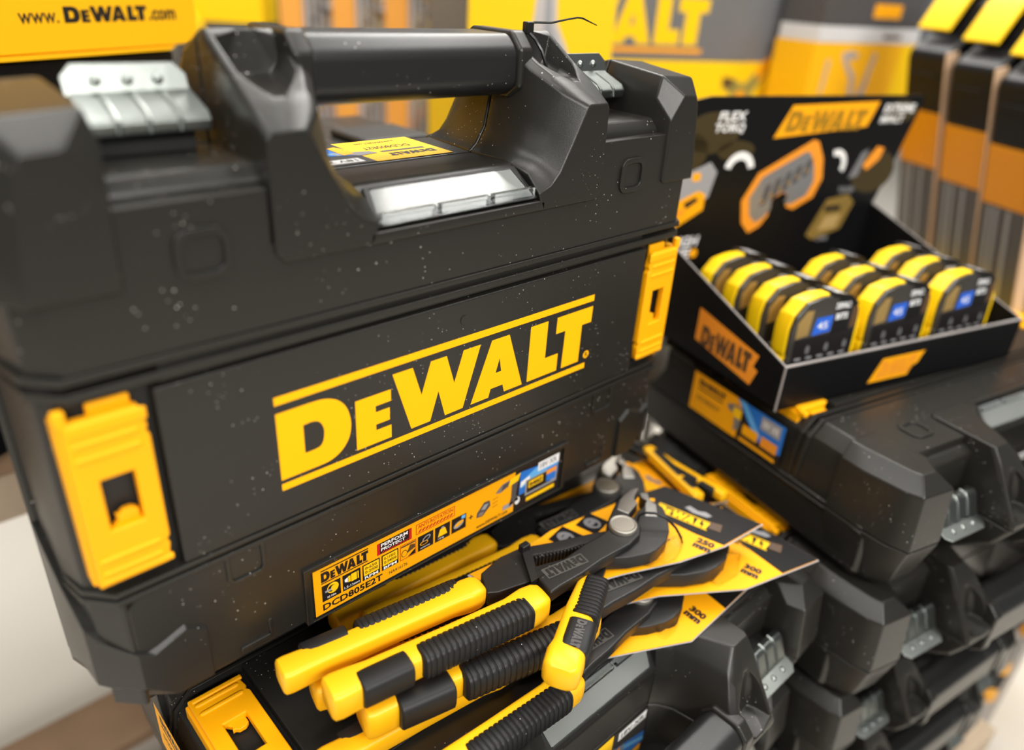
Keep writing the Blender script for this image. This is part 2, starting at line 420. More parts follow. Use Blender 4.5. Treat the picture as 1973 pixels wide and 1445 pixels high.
        R0 = [(62,300),(106,300),(ou-2,302),(ou-2,306),(ou-2,326),(ou-4,330),(92,330),(84,328),(76,320),(70,314),(64,312),(58,311)]
        m.loft([sec(58.6, R3), sec(78, R2), sec(98, R1), sec(113, R0)])
        m.build('rear_bracket', 'case', root, bevel=.0024, seg=3)
    m = MB(); m.prism([(-62,286.5),(62,286.5),(62,293),(-62,293)], F, -2.2, 4)
    m.build('bracket_bridge', 'case', root, bevel=.0012)
    # ---- grip bar and its collars
    def gsec(u, k=0):
        P = [(35,353),(35,372),(43,380.5),(77,380.5),(85,372),(85,353),(76,346),(44,346)]
        c = (60, 363); return [F(u, c[1]+(v-c[1])*(1+k), c[0]+(d-c[0])*(1+k)) for d, v in P]
    m = MB(); m.loft([gsec(-70), gsec(70)]); g = m.build('handle_grip', 'grip', root, bevel=.0045, seg=4)
    m = MB()
    for s in (-1, 1):
        m = MB(); m.loft([gsec(s*67, .08), gsec(s*69, .10), gsec(s*78, .10)])
        m.build('grip_collar', 'case', root, bevel=.0022, seg=3)
    # ---- zinc latches
    for s in (-1, 1):
        lt = MB()
        # rolled cover: lip, sloping face, back
        P = [(36,341),(35,346),(38,349.5),(52,355),(56,357),(58,355),(52,352.6),(39,346.6),(38.4,341)]
        lt.prism(P, lambda d, v, u: F(u, v, d), s*119, s*171)
        lt.build('latch', 'zinc', root, bevel=.0009)
        par = root.children[-1] if root.children else root
        lt_ob = [c for c in root.children if c.name.startswith('latch')][-1]
        pl = MB()
        pts = [(-26,0),(26,0),(26,8),(21,13),(-21,13),(-26,8)]
        o = Vector(F(s*146, 355, 54)); ey = Vector((0, .35, 1)).normalized()
        def PL(x, y, t): return o + Vector((x*.001, 0, 0)) + ey*(y*.001) + Vector((0, 1, -.35)).normalized()*(t*.001)
        pl.prism(pts, PL, 0, 1.2)
        for k in (-13, 0, 13):
            pl.loft([[PL(k+r_*math.cos(2*PI*q/14), 6+r_*math.sin(2*PI*q/14), -t_) for q in range(14)] for r_, t_ in ((2.6,-.2),(2.3,.7),(1.5,1.5),(.5,1.8))])
        pl.build('strike_plate', 'zinc', lt_ob, bevel=.0005)
        rb = MB()
        for k in (-13, 0, 13):
            u = s*146 + k
            rb.tube([F(u, 342, 35.4), F(u, 347.0, 36), F(u, 349.6, 39), F(u, 355.0, 52)], .0014, 8)
        rb.build('rib', 'zinc', lt_ob)
        hs = MB(); hs.prism([(44,331),(44,346),(50,350),(74,350),(74,331)], lambda d, v, u: F(u, v, d), s*124, s*166)
        hs.build('latch_seat', 'pocket', root, bevel=.001)
    # ---- yellow side clips in their bays
    for s in (-1, 1):
        def Q(x, y, t): return F(s*(196.5 + x*.85), 192.5 + y*.92, t)
        fr = MB()
        pk = MB(); pk.box(F(s*172, 140, 6.6), F(s*206, 250, 7.2)); pk.build('clip_bay', 'pocket', root)
        body = [(-20,-46),(-18,-49),(20,-49),(20,46),(14,52),(-16,50),(-20,44)]
        # (x grows outward) plate with a tall opening
        plate = [(-17.5,-48),(-20,-34),(-18,-33),(-20,-30),(-20,30),(-18,33),(-20,36),(-17,48),(20,48),(20,-48)]
        fr.prism([(-x, y) for x, y in [(17.5,-48),(19.5,-36),(18,-33.5),(20,-31),(20,31),(18,33.5),(19.5,36),(17,48),(-20,48),(-20,-48)]], Q, -1.6, 4,
                 holes=[[(-x, y) for x, y in ((9,-16),(9,14),(-8,14),(-8,-16))]])
        fr.box(Q(15, -48, 2), Q(22, 48, 12))
        fr.box(Q(16, 46, -1.6), Q(22, 55, 3)); fr.box(Q(-15, 44, 3), Q(6, 53, 6))
        for yy in (-40, -32, 28, 36): fr.prism([(-14, yy-1.7), (16, yy-1.7), (18, yy), (16, yy+1.7), (-14, yy+1.7), (-16, yy)], Q, -2.6, 0)
        fr.box(Q(-20, 40, -2.4), Q(18, 47, 0)); fr.box(Q(-20, -47, -2.4), Q(18, -43, 0))
        cl = fr.build('side_clip', 'clip', root, bevel=.0010)
        hk = MB()
        hk.prism([(4-x, y-1.5) for x, y in ((12,-16),(12,-9),(9,-7),(4,-7),(2,-9),(0,-8.5),(1,-12),(-1,-14),(-3,-16))], Q, 1.5, 5)
        hk.build('spring_hook', 'clip', cl, bevel=.0006)
    # ---- printed logo
    p = Print(F(-120.6, 161.2, -.4), (1,0,0), (0,0,1)); p.logo(0, 0, 241.5, 'ylogo', 0, ht=57)
    n = 20; p.ell(239.5, 10.8, 3.0, 3.0, 'ylogo', 0); p.text('R', 238.3, 8.9, 3.8, 'case', 1)
    p.build('printed_logo', root)
    # ---- clear label pocket on the slope below the grip
    lp = empty('label_pocket'); lp.parent = root
    ex = Vector((1,0,0)); ey = Vector((0, 24, 18)).normalized(); nn = ex.cross(ey)
    o = Vector(F(0, 294.5, 1.5)) + nn*.0008
    def S(x, y, t): return o + ex*(x*.001) + ey*(y*.001) + nn*(t*.001)
    m = MB(); m.prism([(-57,-1),(57,-1),(55,24),(-52,24)], S, -1.5, .6, holes=[[(-54,1),(54,1),(50,22),(-49,22)]]); m.build('pocket_frame', 'pocket', lp, bevel=.0005)
    m = MB(); m.prism([(-53.5,1),(53.5,1),(50,21.5),(-49,21.5)], S, -.2, .2); m.build('paper_insert', 'paper', lp)
    m = MB(); m.prism([(-54,-1.5),(54,-1.5),(50,21.6),(-49,21.6)], S, .8, 1.6)
    for x0, x1 in ((-54,-19),(-16,19),(22,54)): m.box(S(x0, -1.8, .4), S(x1, 5.5, 3.4))
    m.build('clear_cover', 'clear', lp, bevel=.0005)
    for hx in (57.5, -61):
        m = MB(); m.cyl(tuple(S(hx, 1, 1)), .003, .004, 12, ax='x'); m.build('pocket_hinge', 'pocket', lp)
    # ---- sticker on top of the rear half
    st = Print(F(41, 311, 61), (-1,0,0), (0,-1,0), base=.0004)
    st.o = Vector(F(41, 311, 119-8)); st = Print(F(41, 311, 112.5), (-1,0,0), (0,-1,0), base=.0004)
    st.rect(0, 0, 56, 52, 'stk2', 0); st.rect(56, 0, 96, 52, 'ink', 0)
    st.logo(6, 37, 34, 'ink', 1, bars=False, ht=7); st.rect(8, 30, 40, 33, 'dgrey', 1)
    st.text('DCD805E2T', 12, 18, 6, 'ink', 1, w=34); st.text('www.DEWALT.com', 14, 6, 3.6, 'ink', 1, w=30)
    st.poly([(44,34),(58,36),(64,30),(70,32),(72,24),(60,22),(56,26),(46,28)], 'metalgrey', 2); st.poly([(58,30),(66,32),(66,12),(60,10),(56,20)], 'stk', 3)
    st.poly([(64,12),(96,12),(96,24),(60,34)], 'blue', 1); st.poly([(64,26),(96,14),(96,18),(66,31)], 'sky', 2)
    st.rect(74, 4, 94, 11, 'stk', 1); st.rect(62, 40, 94, 49, 'white', 1); st.text('18V XR', 65, 42, 5, 'ink', 2, w=26)
    st.build('top_sticker', root)
    # ---- product sticker low on the face
    make_product_sticker(root)
    # ---- label on the narrow side
    sp = Print(F(223.4+1.2, 120, 8), (0,0,1), (0,1,0))
    sp = Print(Vector(F(226.4, 122, 53)), (0,0,-1), (0,-1,0), base=.0001)
    sp.ex = Vector((0,0,1.03)); sp.ey = Vector((0,-1.1,0)); sp.n = Vector((1,0,0))
    sp.rect(0, 0, 62, 36, 'stk', 0); sp.rect(62, 0, 112, 36, 'ink', 0)
    sp.poly([(56,36),(84,10),(112,10),(112,36)], 'blue', 1); sp.poly([(58,36),(82,14),(90,14),(66,36)], 'sky', 2)
    sp.logo(8, 26, 34, 'ink', 1, bars=False, ht=6); sp.rect(8, 22, 40, 23.5, 'ink', 1); sp.text('DCD805E2T', 8, 12, 4.2, 'brown', 1)
    sp.poly([(46,26),(58,30),(64,27),(64,10),(58,6),(56,20),(48,22)], 'metalgrey', 3); sp.rect(54, 18, 64, 27, 'stk2', 4)
    sp.rect(86, 22, 108, 34, 'grey', 2); sp.text('18V XR', 88, 25, 6, 'white', 3, w=18)
    sp.rect(68, 8, 86, 17, 'stk', 3); sp.rect(90, 8, 108, 17, 'orange', 3); sp.rect(66, 1, 108, 4, 'stk', 1)
    sp.build('side_label', root)
    return root

def make_product_sticker(root):
    p = Print(F(-108, 61, -1.0), (1,0,0), (0,0,1), step=.00010)
    W, H = 210, 35.5
    p.rect(0, 0, 163, H, 'stk', 0); p.rect(163, 0, W, H, 'ink', 0)
    p.logo(5, 23.2, 33, 'ink', 1, ht=10.5)
    # PERFORM & PROTECT
    p.rect(44.5, 23.5, 71, 32.5, 'ink', 1); p.rect(44.5, 23.5, 46.6, 32.5, 'red', 2); p.rect(68.9, 23.5, 71, 32.5, 'red', 2)
    p.text('PERFORM', 47.4, 28.9, 2.8, 'white', 2, w=20.5, bold=.03); p.text('PROTECT', 47.4, 25.6, 2.5, 'white', 2, w=18.5, bold=.03)
    for k in range(9): p.poly([(47.5+k*2.3,24),(48.8+k*2.3,24),(50.3+k*2.3,25.2),(49+k*2.3,25.2)], 'red', 2)
    p.frame(74.5, 24.2, 107, 32.5, .5, 'red', 1); p.text('ANTI-ROTATION', 76, 28.6, 2.8, 'red', 1, w=29.5, bold=.02)
    for k in range(10): p.poly([(76+k*2.9,25.2),(77.7+k*2.9,25.2),(79.7+k*2.9,27.4),(78+k*2.9,27.4)], 'red', 1)
    # row of square pictograms
    xs = [5 + 14.2*k for k in range(9)]
    for k, x in enumerate(xs):
        w = 12.8
        if k == 4: p.frame(x, 9.2, x+w, 21.6, .5, 'red', 1)
        else: p.rect(x, 9.2, x+w, 21.6, 'ink', 1)
    x = xs[0]; p.ell(x+7.4, 17, 4, 4, 'stk2', 2); p.ell(x+6.6, 17, 2.6, 2.6, 'ink', 3); p.rect(x+2, 15.6, x+7, 17.2, 'grey', 4); p.ell(x+7.6,16.8,1.6,2.2,'stk2',4); p.text('90 Nm', x+3.2, 10.4, 1.6, 'white', 2)
    x = xs[1]; p.rect(x+6, 14, x+11.4, 20, 'stk2', 2); p.poly([(x+1.4,16),(x+3.6,15),(x+3.6,19),(x+1.4,18)], 'white', 2); p.rect(x+3.8, 14.6, x+5.6, 19.4, 'stk2', 2); p.rect(x+10,14,x+10.5,20,'ink',3); p.text('1.5-13mm', x+1, 10.4, 1.9, 'white', 2, w=10.8)
    for k, (a, c_, l3) in {2: ('0-650', '0-2000', 'RPM'), 3: ('0-11050', '0-34000', 'BPM')}.items():
        x = xs[k]; p.rect(x+.8, 12.6, x+12, 20.8, 'stk2', 2); p.text(a, x+1.8, 17.4, 2.2, 'ink', 3, w=8.6); p.text(c_, x+1.8, 14.2, 2.2, 'ink', 3, w=9.4); p.text(l3, x+1.4, 9.7, 2.3, 'white', 2, w=10, bold=.03)
    x = xs[4]
    p.rect(x+.8, 19.4, x+12, 20.6, 'brown', 1); p.ell(x+3.4, 14, 2.4, 2.9, 'brown', 1); p.ell(x+3.4, 14, 1.9, 2.4, 'stk', 2); p.poly([(x+5,13),(x+12,15),(x+12,18),(x+8,19)], 'brown', 1); p.poly([(x+6,10),(x+12,10),(x+12,14)], 'ink', 2)
    # drill bits sit in the fourth black square
    x = xs[5]; p.ell(x+7, 17.6, 3.6, 2, 'grey', 2, rot=.4); p.ell(x+7, 17.6, 2.6, 1.2, 'ink', 3, rot=.4); p.ell(x+5, 14.6, 3.4, 1.6, 'stk', 2); p.ell(x+5, 14.6, 2.8, 1.1, 'ink', 3); p.rect(x+2, 10.6, x+10, 11.6, 'grey', 2)
    x = xs[6]; p.poly([(x+2.4,12.8),(x+10.4,12.8),(x+8.6,18.8),(x+4.2,18.8)], 'stk2', 2); p.ell(x+6.4, 19.4, 1.3, 1, 'grey', 2); p.text('1.25 kg', x+2.6, 10, 1.7, 'white', 2)
    x = xs[7]; p.ell(x+6.2, 14.8, 4.6, 2.6, 'grey', 2, rot=.3); p.ell(x+6.6, 15.6, 4.2, 1.4, 'stk', 3, rot=.3); p.rect(x+8.6, 18, x+12, 21, 'sky', 2)
    # ninth spot is a plus sign and the battery instead of a square
    x = xs[8]; p.rect(x-.5, 8.9, x+13.2, 22, 'stk', 2)
    p.text('+', x+1, 13.6, 4, 'ink', 3)
    p.poly([(x+8,12),(x+14,11),(x+21,17),(x+20,22),(x+15,22.6),(x+8.6,16)], 'dgrey', 3); p.poly([(x+9.4,12.8),(x+13.4,12),(x+15.6,14.6),(x+10.4,15.4)], 'metalgrey', 4); p.poly([(x+12,17),(x+16,16),(x+19,20),(x+15,20.6)], 'grey', 4)
    for k in range(3): p.poly([(x+23,14+k*3.2),(x+28,14.6+k*3.2),(x+28,15+k*3.2),(x+23,14.4+k*3.2)], 'brown', 3)
    p.text('DCD805E2T', 5, 2, 5.2, 'ink', 1, w=43, bold=.03); p.text('NA416176', 53, 3.2, 2.6, 'brown', 1, w=14.5)
    p.text('www.DEWALT.com', 127, 2.2, 2.7, 'ink', 3, w=30, bold=.02)
    # the drill picture over the colour change
    p.poly([(144,25),(149,23.6),(156,26),(158,31),(150,30),(146,27)], 'metalgrey', 3); p.poly([(149,24.5),(156,26),(157,30),(151,29.4)], 'dgrey', 4)
    p.poly([(156,25),(166,27),(168,33),(158,31.5)], 'stk2', 4); p.poly([(160,26),(166,27),(164.5,15),(168,9),(158,7),(160,14)], 'dgrey', 3); p.rect(152, 6, 162, 10, 'grey', 3)
    p.ell(166.5, 8.5, 2.6, 3.4, 'white', 3)
    # blue lightning field, battery panel, white caption, yellow strip
    p.poly([(168,12),(W-1.5,15),(W-1.5,31),(188,31),(168,33)], 'blue', 1); p.poly([(169,18),(W-2,24),(W-2,31),(186,31),(170,24)], 'sky', 2); p.poly([(168.5,19),(178,22.5),(178,26),(169,24)], 'white', 3)
    p.rect(186, 26, W-1.5, 33.8, 'white', 4); p.text('18V XR', 188, 27.6, 4.8, 'grey', 5, w=18, bold=.03)
    p.rect(174, 9, W-2.5, 23, 'grey', 4); p.rect(175.5, 11, W-9, 22, 'ink', 5); p.rect(177, 15, 192, 21, 'stk2', 6); p.logo(178, 16, 13, 'ink', 7, bars=False, ht=3.6); p.rect(196, 12, W-4, 24, 'blue', 6); p.rect(195.5, 19, W-4, 23, 'orange', 7)
    p.rect(176, 3, W-4, 6.4, 'stk2', 1)
    p.build('product_sticker', root)

case = make_case()
case.location = (.262, .310, .59)
tag(case, 'black tool case standing upright, large yellow logo on its face and grip bar on top', 'tool case')
CASES = 'black tool cases of one model'
case['group'] = CASES

def place_case(px, py, pz, yaw, label, sc=1.0):
    """lies flat, face up, grip side toward the aisle; px,py is where v=253 meets the centre line"""
    a = math.radians(yaw); e2 = Vector((-math.sin(a), math.cos(a), 0)); P = Vector((px, py, 0)) + .253*sc*e2
    c = copy_tree(case); c.location = (P.x, P.y, pz); c.rotation_euler = (-PI/2, 0, PI + a); c['label'] = label; c['group'] = CASES; c.scale = (sc,)*3
    return c
place_case(.297, .245, .59, -.45, 'black tool case lying flat under the heap of pliers')
for ch in list(bpy.data.objects['tool_case.001'].children):
    if ch.name.startswith('printed_logo'): bpy.data.objects.remove(ch)
for k, nm in enumerate(('second', 'third', 'lowest')):
    place_case(.297, .245, .59-.1155*(k+1), -.45, 'black tool case in the near stack, %s below the case the pliers lie on' % {'second': 'directly', 'third': 'two levels', 'lowest': 'three levels'}[nm])
names = ['black tool case on top of the right stack, carrying the black display tray',
         'black tool case second from the top of the right stack', 'black tool case third from the top of the right stack',
         'black tool case fourth from the top of the right stack', 'black tool case at the bottom of the right stack']
place_case(.7715, .154, .688, -13.74, names[0]); low = [place_case(.760, .148, .5725, -13.2, names[1])]
low += [place_case(.731, .154, .457-.1016*k, -10.8, names[2+k], .88) for k in range(3)]
for c_ in low:
    for ch in list(c_.children):
        if ch.name.startswith('top_sticker'): bpy.data.objects.remove(ch)
# ------------------------------------------------------------------ pliers on cards
def T4(x, y): return (1000 + x/2.652, 900 + y/2.652)
A_OUT = [T4(*p) for p in [(92,612),(215,520),(330,436),(400,398),(440,368),(443,325),(470,262),(488,222),(515,186),(560,158),(603,150),(604,163),(590,185),(584,206),(600,232),(575,262),(553,292),(590,306),(616,346),(612,392),(560,442),(420,520),(318,592),(215,652),(158,692)]]
A_FACE = [T4(*p) for p in [(492,262),(503,216),(530,186),(566,160),(602,152),(603,163),(588,186),(583,206),(598,233),(552,286)]]
B_OUT = [(926,1112),(960,1082),(1003,1062),(1060,1052),(1150,1032)] + [T4(*p) for p in [(540,330),(585,270),(602,246),(625,228),(648,192),(618,172),(612,152),(655,153),(668,185),(705,200),(738,232),(760,290),(765,345),(748,398),(704,440),(652,462),(560,480)]] + [(1150,1084),(1100,1098),(1020,1128),(960,1148),(938,1150)]
B_HOLE = [(1027,1077),(1085,1066),(1132,1052),(1136,1064),(1090,1082),(1032,1098)]
B_FACE = [T4(*p) for p in [(613,153),(654,154),(664,186),(698,214),(706,272),(640,268),(640,205),(650,192),(619,172)]]
PZ = 1 - .354; c1z = 1 - .3625
PIV1 = on_z(1197, 1033, PZ)
AE, BE = on_z(632, 1354, PZ), on_z(538, 1306, PZ)
def local(px, ang):
    q = on_z(px[0], px[1], PZ) - PIV1; c, s = math.cos(-ang), math.sin(-ang)
    return (q.x*c - q.y*s, q.x*s + q.y*c)
ANG_A = math.atan2(AE.y-PIV1.y, AE.x-PIV1.x); ANG_B = math.atan2(BE.y-PIV1.y, BE.x-PIV1.x)
LA = [local(p, ANG_A) for p in A_OUT]; LAF = [local(p, ANG_A) for p in A_FACE]
LB = [local(p, ANG_B) for p in B_OUT]; LBH = [local(p, ANG_B) for p in B_HOLE]; LBF = [local(p, ANG_B) for p in B_FACE]
GA = (local((1050, 1160), ANG_A), local((632, 1354), ANG_A)); GB = (local((926, 1136), ANG_B), local((538, 1306), ANG_B))

def rsec(x, cy, cz, hy, hz, n=20, e=3.0):
    out = []
    for k in range(n):
        a = 2*PI*k/n; c, s = math.cos(a), math.sin(a)
        out.append((x, cy + hy*math.copysign(abs(c)**(2/e), c), cz + hz*math.copysign(abs(s)**(2/e), s)))
    return out

def smoothstep(t): t = max(0, min(1, t)); return t*t*(3-2*t)

def handle(parent, g, side, wide=.0093, tall=.0095, cover=1.0):
    """two-tone grip from neck g[0] to end g[1]; side=+1 puts the black overmould toward +y"""
    a, b = Vector((*g[0], .001)), Vector((*g[1], .001)); L = (b-a).length; d = b-a
    T = Matrix.Translation(a) @ Matrix.Rotation(math.atan2(d.y, d.x), 4, 'Z')
    m = MB(); m.T = T; secs = []
    pts = [(0,.70),(.012,.92),(.04,1.10),(.09,1.16),(.13,1.04),(.18,.94),(.5,.92),(.82,.96),(.90,1.06),(.965,1.12),(.992,1.04),(1,.90)]
    for t, k in pts: secs.append(rsec(t*L, -side*.0010, 0, wide*k, tall*min(1.04, k), e=5))
    m.loft(secs); core = m.build('grip_core', 'yellow', parent, ang=42)
    oy, oz, wy, wz = (.0034, .0012, .92, .98) if side > 0 else (-.0060, .0002, .80, .98)
    oy *= cover
    def inlay(t0, t1, ribs, nm):
        q = MB(); q.T = T; ss = []; x0, x1 = t0*L, t1*L; pitch = .0037
        if ribs:
            n = int((x1-x0)/pitch); pitch = (x1-x0)/n
            for i in range(n):
                for f, k in ((0,.955),(.10,.998),(.5,1.025),(.86,1.0),(.94,.955)):
                    x = x0+(i+f)*pitch; e = min(1, (x-x0)/.008+.72, (x1-x)/.008+.72)
                    ss.append(rsec(x, oy, oz, wide*wy*k*e, tall*wz*k*e, e=3.6))
        else:
            for f, k in ((0,.88),(.03,.99),(.2,1.0),(.8,1.0),(.97,.99),(1,.88)):
                x = x0+f*(x1-x0); ss.append(rsec(x, oy, oz, wide*wy*k, tall*wz*k, e=3.6))
        q.loft(ss); return q.build(nm, 'rubber', parent, ang=40)
    inlay(.10, .635, True, 'ribbed_grip'); inlay(.675, .885, False, 'smooth_grip')
    return core

def make_pliers(label, piv, ang, scale=1, da=0, db=None, card=None, gap=0, tie=True, etch=True, tilt=0, cover=1.0, group='pliers in the heap'):
    """piv = pivot in the world; ang = heading of the near handle"""
    t = thing('pliers', label, 'pliers', tuple(piv), (0, tilt, ang), group)
    db = (ANG_B - ANG_A) if db is None else db
    t.scale = (scale, scale, scale)
    A = empty('near_lever'); A.parent = t; B = empty('far_lever'); B.parent = t; B.rotation_euler = (0, 0, db)
    m = MB(); m.prism(LA, lambda x, y, z: (x, y, z), -.001, .0085); m.build('lever_arm', 'steel', A, bevel=.0016, seg=2)
    m = MB(); m.prism(LAF, lambda x, y, z: (x, y, z), .0040, .0090); m.build('jaw_face', 'bare', A, bevel=.0008)
    m = MB(); m.prism(LB, lambda x, y, z: (x, y, z), -.0075, .0035, holes=[LBH]); 
    # rack teeth inside the slot
    a, b = Vector(LBH[0]), Vector(LBH[2])
    for k in range(15):
        p = a.lerp(b, (k+.5)/15.5); d = (b-a).normalized(); n = Vector((-d.y, d.x)); n = n if n.y > 0 else -n
        m.prism([tuple(p-d*.0016-n*.001), tuple(p+d*.0016-n*.001), tuple(p+d*.0008+n*.0032), tuple(p-d*.0008+n*.0032)], lambda x, y, z: (x, y, z), -.006, .0034)
    m.build('lever_arm', 'steel', B, bevel=.0012, seg=2)
    m = MB(); m.prism(LBF, lambda x, y, z: (x, y, z), .0025, .0042); m.build('jaw_face', 'bare', B, bevel=.0006)
    handle(A, GA, 1, cover=cover); handle(B, GB, -1, wide=.0080, tall=.0078)
    m = MB(); m.loft([[(r_*math.cos(2*PI*k/44), r_*math.sin(2*PI*k/44), z_) for k in range(44)] for r_, z_ in ((.0104,.0075),(.0104,.0108),(.0099,.0115),(.0090,.0117),(.0084,.0112),(.0080,.0112),(.0040,.0113))]); m.build('pivot_bolt', 'chrome', t, ang=60)
    if etch:
        g0, g1 = Vector((*local((1122, 1094), ANG_A), .0086)), Vector((*local((1050, 1125), ANG_A), .0086)); dv = (g1-g0).normalized(); ln = (g1-g0).length*1000
        P = Print(g0, dv, (-dv.y, dv.x, 0), base=.0001)
        P.rect(-1, -4.8, ln+1, 4.8, 'etch', 0); P.logo(0, -3.8, ln, 'steel', 1, bars=False, ht=7.6); P.build('etched_logo', A)
    if card:
        make_card(t, **card)
    return t

def make_card(t, Rpx, Kpx, Spx, zr, zk, outline, band, txt, logo, num, dome, squares=()):
    """backing card lying on the heap: R and S on the near edge at height zr, K on the far edge at height zk"""
    R, K, S_ = on_z(*Rpx, zr), on_z(*Kpx, zk), on_z(*Spx, zr)
    n = (R-K).cross(R-S_).normalized(); n = n if n.z > 0 else -n
    o = Vector((0, 0, CAMZ))
    def hit(px): d = ray(*px); return o + d*(n.dot(R-o)/n.dot(d))
    ex = (R-K).normalized(); ey = n.cross(ex)
    inv = t.matrix_basis.inverted() if False else (Matrix.Translation(t.location) @ t.rotation_euler.to_matrix().to_4x4() @ Matrix.Diagonal((*t.scale, 1))).inverted()
    def L(px): q = hit(px)-R; return (q.dot(ex)*1000, q.dot(ey)*1000)
    c = empty('backing_card'); c.parent = t
    O, X, Y_ = inv @ R, (inv.to_3x3() @ ex).normalized(), (inv.to_3x3() @ ey).normalized(); N_ = X.cross(Y_); k = 1/t.scale[0]
    def G(x, y, q): return O + (X*x + Y_*y + N_*q)*(.001*k)
    pl = [L(p) for p in outline]
    m = MB(); m.prism(pl, G, -.9, -.4); m.build('card_sheet', 'stk', c)
    cx_, cy_ = sum(p[0] for p in pl)/len(pl), sum(p[1] for p in pl)/len(pl)
    m = MB(); m.prism([(cx_+(x-cx_)*1.015, cy_+(y-cy_)*1.015) for x, y in pl], G, -1.7, -1.2); m.build('plastic_film', 'filmedge', c)
    dm = [L(p) for p in dome]; dx, dy = sum(p[0] for p in dm)/len(dm), sum(p[1] for p in dm)/len(dm)
    m = MB(); m.loft([[G(x, y, -.3) for x, y in dm], [G(x, y, 4) for x, y in dm], [G(dx+(x-dx)*.8, dy+(y-dy)*.8, 6.5) for x, y in dm]]); m.build('blister_dome', 'blister', c, bevel=.001)
    p = Print(O, X, Y_, base=-.00035*k, step=.00012); p.ex = X*k; p.ey = Y_*k; p.n = N_
    p.poly([L(q) for q in band], 'card', 0)
    a, b = Vector(L(logo[0])), Vector(L(logo[1])); d = b-a; w = d.length; r = math.atan2(d.y, d.x)
    q = Print(p.o, (1,0,0), (0,1,0)); q.mb = p.mb; q.mats = p.mats; q.n = N_; q.base = p.base; q.step = p.step
    q.o = G(a.x, a.y, 0); q.ex = (X*math.cos(r)+Y_*math.sin(r))*k; q.ey = (-X*math.sin(r)+Y_*math.cos(r))*k
    q.logo(0, 0, w, 'stk2', 2, ht=w*.26)
    q.text('GUARANTEED TOUGH.', w*.06, -w*.14, w*.065, 'ink', 2, w=w*.80, bold=.03)
    q.poly([(w*.42,w*.40),(w*.60,w*.33),(w*.86,w*.36),(w*.92,w*.45),(w*.78,w*.50),(w*.66,w*.44),(w*.48,w*.50)], 'metalgrey', 3)
    q.poly([(w*.98,w*.08),(w*1.20,w*.10),(w*1.16,w*.32),(w*.96,w*.28)], 'brown', 3)
    for k5 in range(5): q.poly([(w*.99,w*(.10+.036*k5)),(w*1.17,w*(.11+.036*k5)),(w*1.17,w*(.122+.036*k5)),(w*.99,w*(.112+.036*k5))], 'dgrey', 4)
    a, b = Vector(L(num[0])), Vector(L(num[1])); d = b-a; w2 = d.length
    q.o = G(a.x, a.y, 0); q.text(txt, 0, 0, w2*.50, 'ink', 2, w=w2*1.05, bold=.05); q.text('mm', w2*-.02, -w2*.50, w2*.38, 'ink', 2, w=w2*1.05, bold=.06)
    for sx in squares:
        a = L(sx); x, y = a; p.poly([(x-9,y-10),(x+9,y-10),(x+9,y+10),(x-9,y+10)], 'card', 1); p.ell(x, y, 7, 6, 'metalgrey', 2); p.ell(x+1, y, 4, 3, 'card', 3); p.ell(x, y, 2, 4, 'metalgrey', 4)
    p.build('card_print', c)
    return c

LEN_A = Vector((*GA[1], 0)).length; LEN_B = Vector((*GB[1], 0)).length
def placed(label, pivpx, z, apx, bpx, cover=1.0, sc=None):
    pv = on_z(*pivpx, z); a, b = on_z(*apx, z), on_z(*bpx, z)
    aa, ab = math.atan2(a.y-pv.y, a.x-pv.x), math.atan2(b.y-pv.y, b.x-pv.x)
    db = (ab-aa+PI) % (2*PI) - PI
    return make_pliers(label, pv, aa, (b-pv).length/LEN_B if sc == 'B' else (a-pv).length/LEN_A, db=db, cover=cover)
def heading(piv, epx, z): e = on_z(*epx, z); return math.atan2(e.y-piv.y, e.x-piv.x)
P1 = make_pliers('topmost yellow-and-black slip-joint pliers on the 250 mm card', PIV1, ANG_A)
make_card(P1, (1467,1009), (1281,936), (1205,1103), 1-.3625, 1-.3650,
          [(1281,936),(1467,1009),(1395,1051),(1310,1080),(1200,1104),(1000,1160),(905,1105),(1014,1055),(1062,1021),(1214,957)],
          [(1281,936),(1467,1009),(1395,1050),(1340,1028),(1256,987),(1262,960),(1216,957)], '250', ((1260,981),(1362,1023)), ((1340,1043),(1370,1058)),
          [(1228,1088),(1262,1076),(1288,1046),(1303,1038),(1316,1050),(1300,1078),(1262,1094)], [(1141,1008),(1090,1035)])
z2 = 1 - .3770
P2 = placed('ribbed-grip pliers just below the topmost pair, on the upper 300 mm card', (1305, 1062), z2, (697, 1386), (690, 1300), 1.5)
make_card(P2, (1575,1078), (1395,975), (1270,1146), 1-.3862, 1-.3890,
          [(1395,975),(1575,1078),(1436,1133),(1270,1146),(1080,1190),(1150,1060)],
          [(1395,975),(1575,1078),(1508,1104),(1398,1024),(1360,1000)], '300', ((1372,1017),(1478,1062)), ((1432,1093),(1462,1108)),
          [(1352,1112),(1372,1098),(1395,1078),(1428,1072),(1420,1108),(1384,1128)])
z3 = 1 - .4005
P3 = placed('pliers nearest the clear label pocket, half out of frame, on the lower 300 mm card', (1230, 1162), z3, (745, 1570), (556, 1512), 1.1)
make_card(P3, (1437,1135), (1310,1040), (1250,1249), 1-.4052, 1-.4040,
          [(1310,1050),(1437,1135),(1333,1233),(1245,1250),(1120,1275),(1120,1150)],
          [(1310,1050),(1437,1135),(1398,1172),(1366,1146),(1300,1090)], '300', ((1290,1070),(1370,1125)), ((1326,1174),(1356,1191)),
          [(1262,1216),(1285,1196),(1302,1166),(1314,1176),(1302,1212),(1282,1228)])
z0 = 1 - .3930
P0 = placed('pliers pushed back against the standing case, one yellow grip under its sticker', (1166, 955), z0, (690, 1226), (640, 1200), 1.7, 'B')
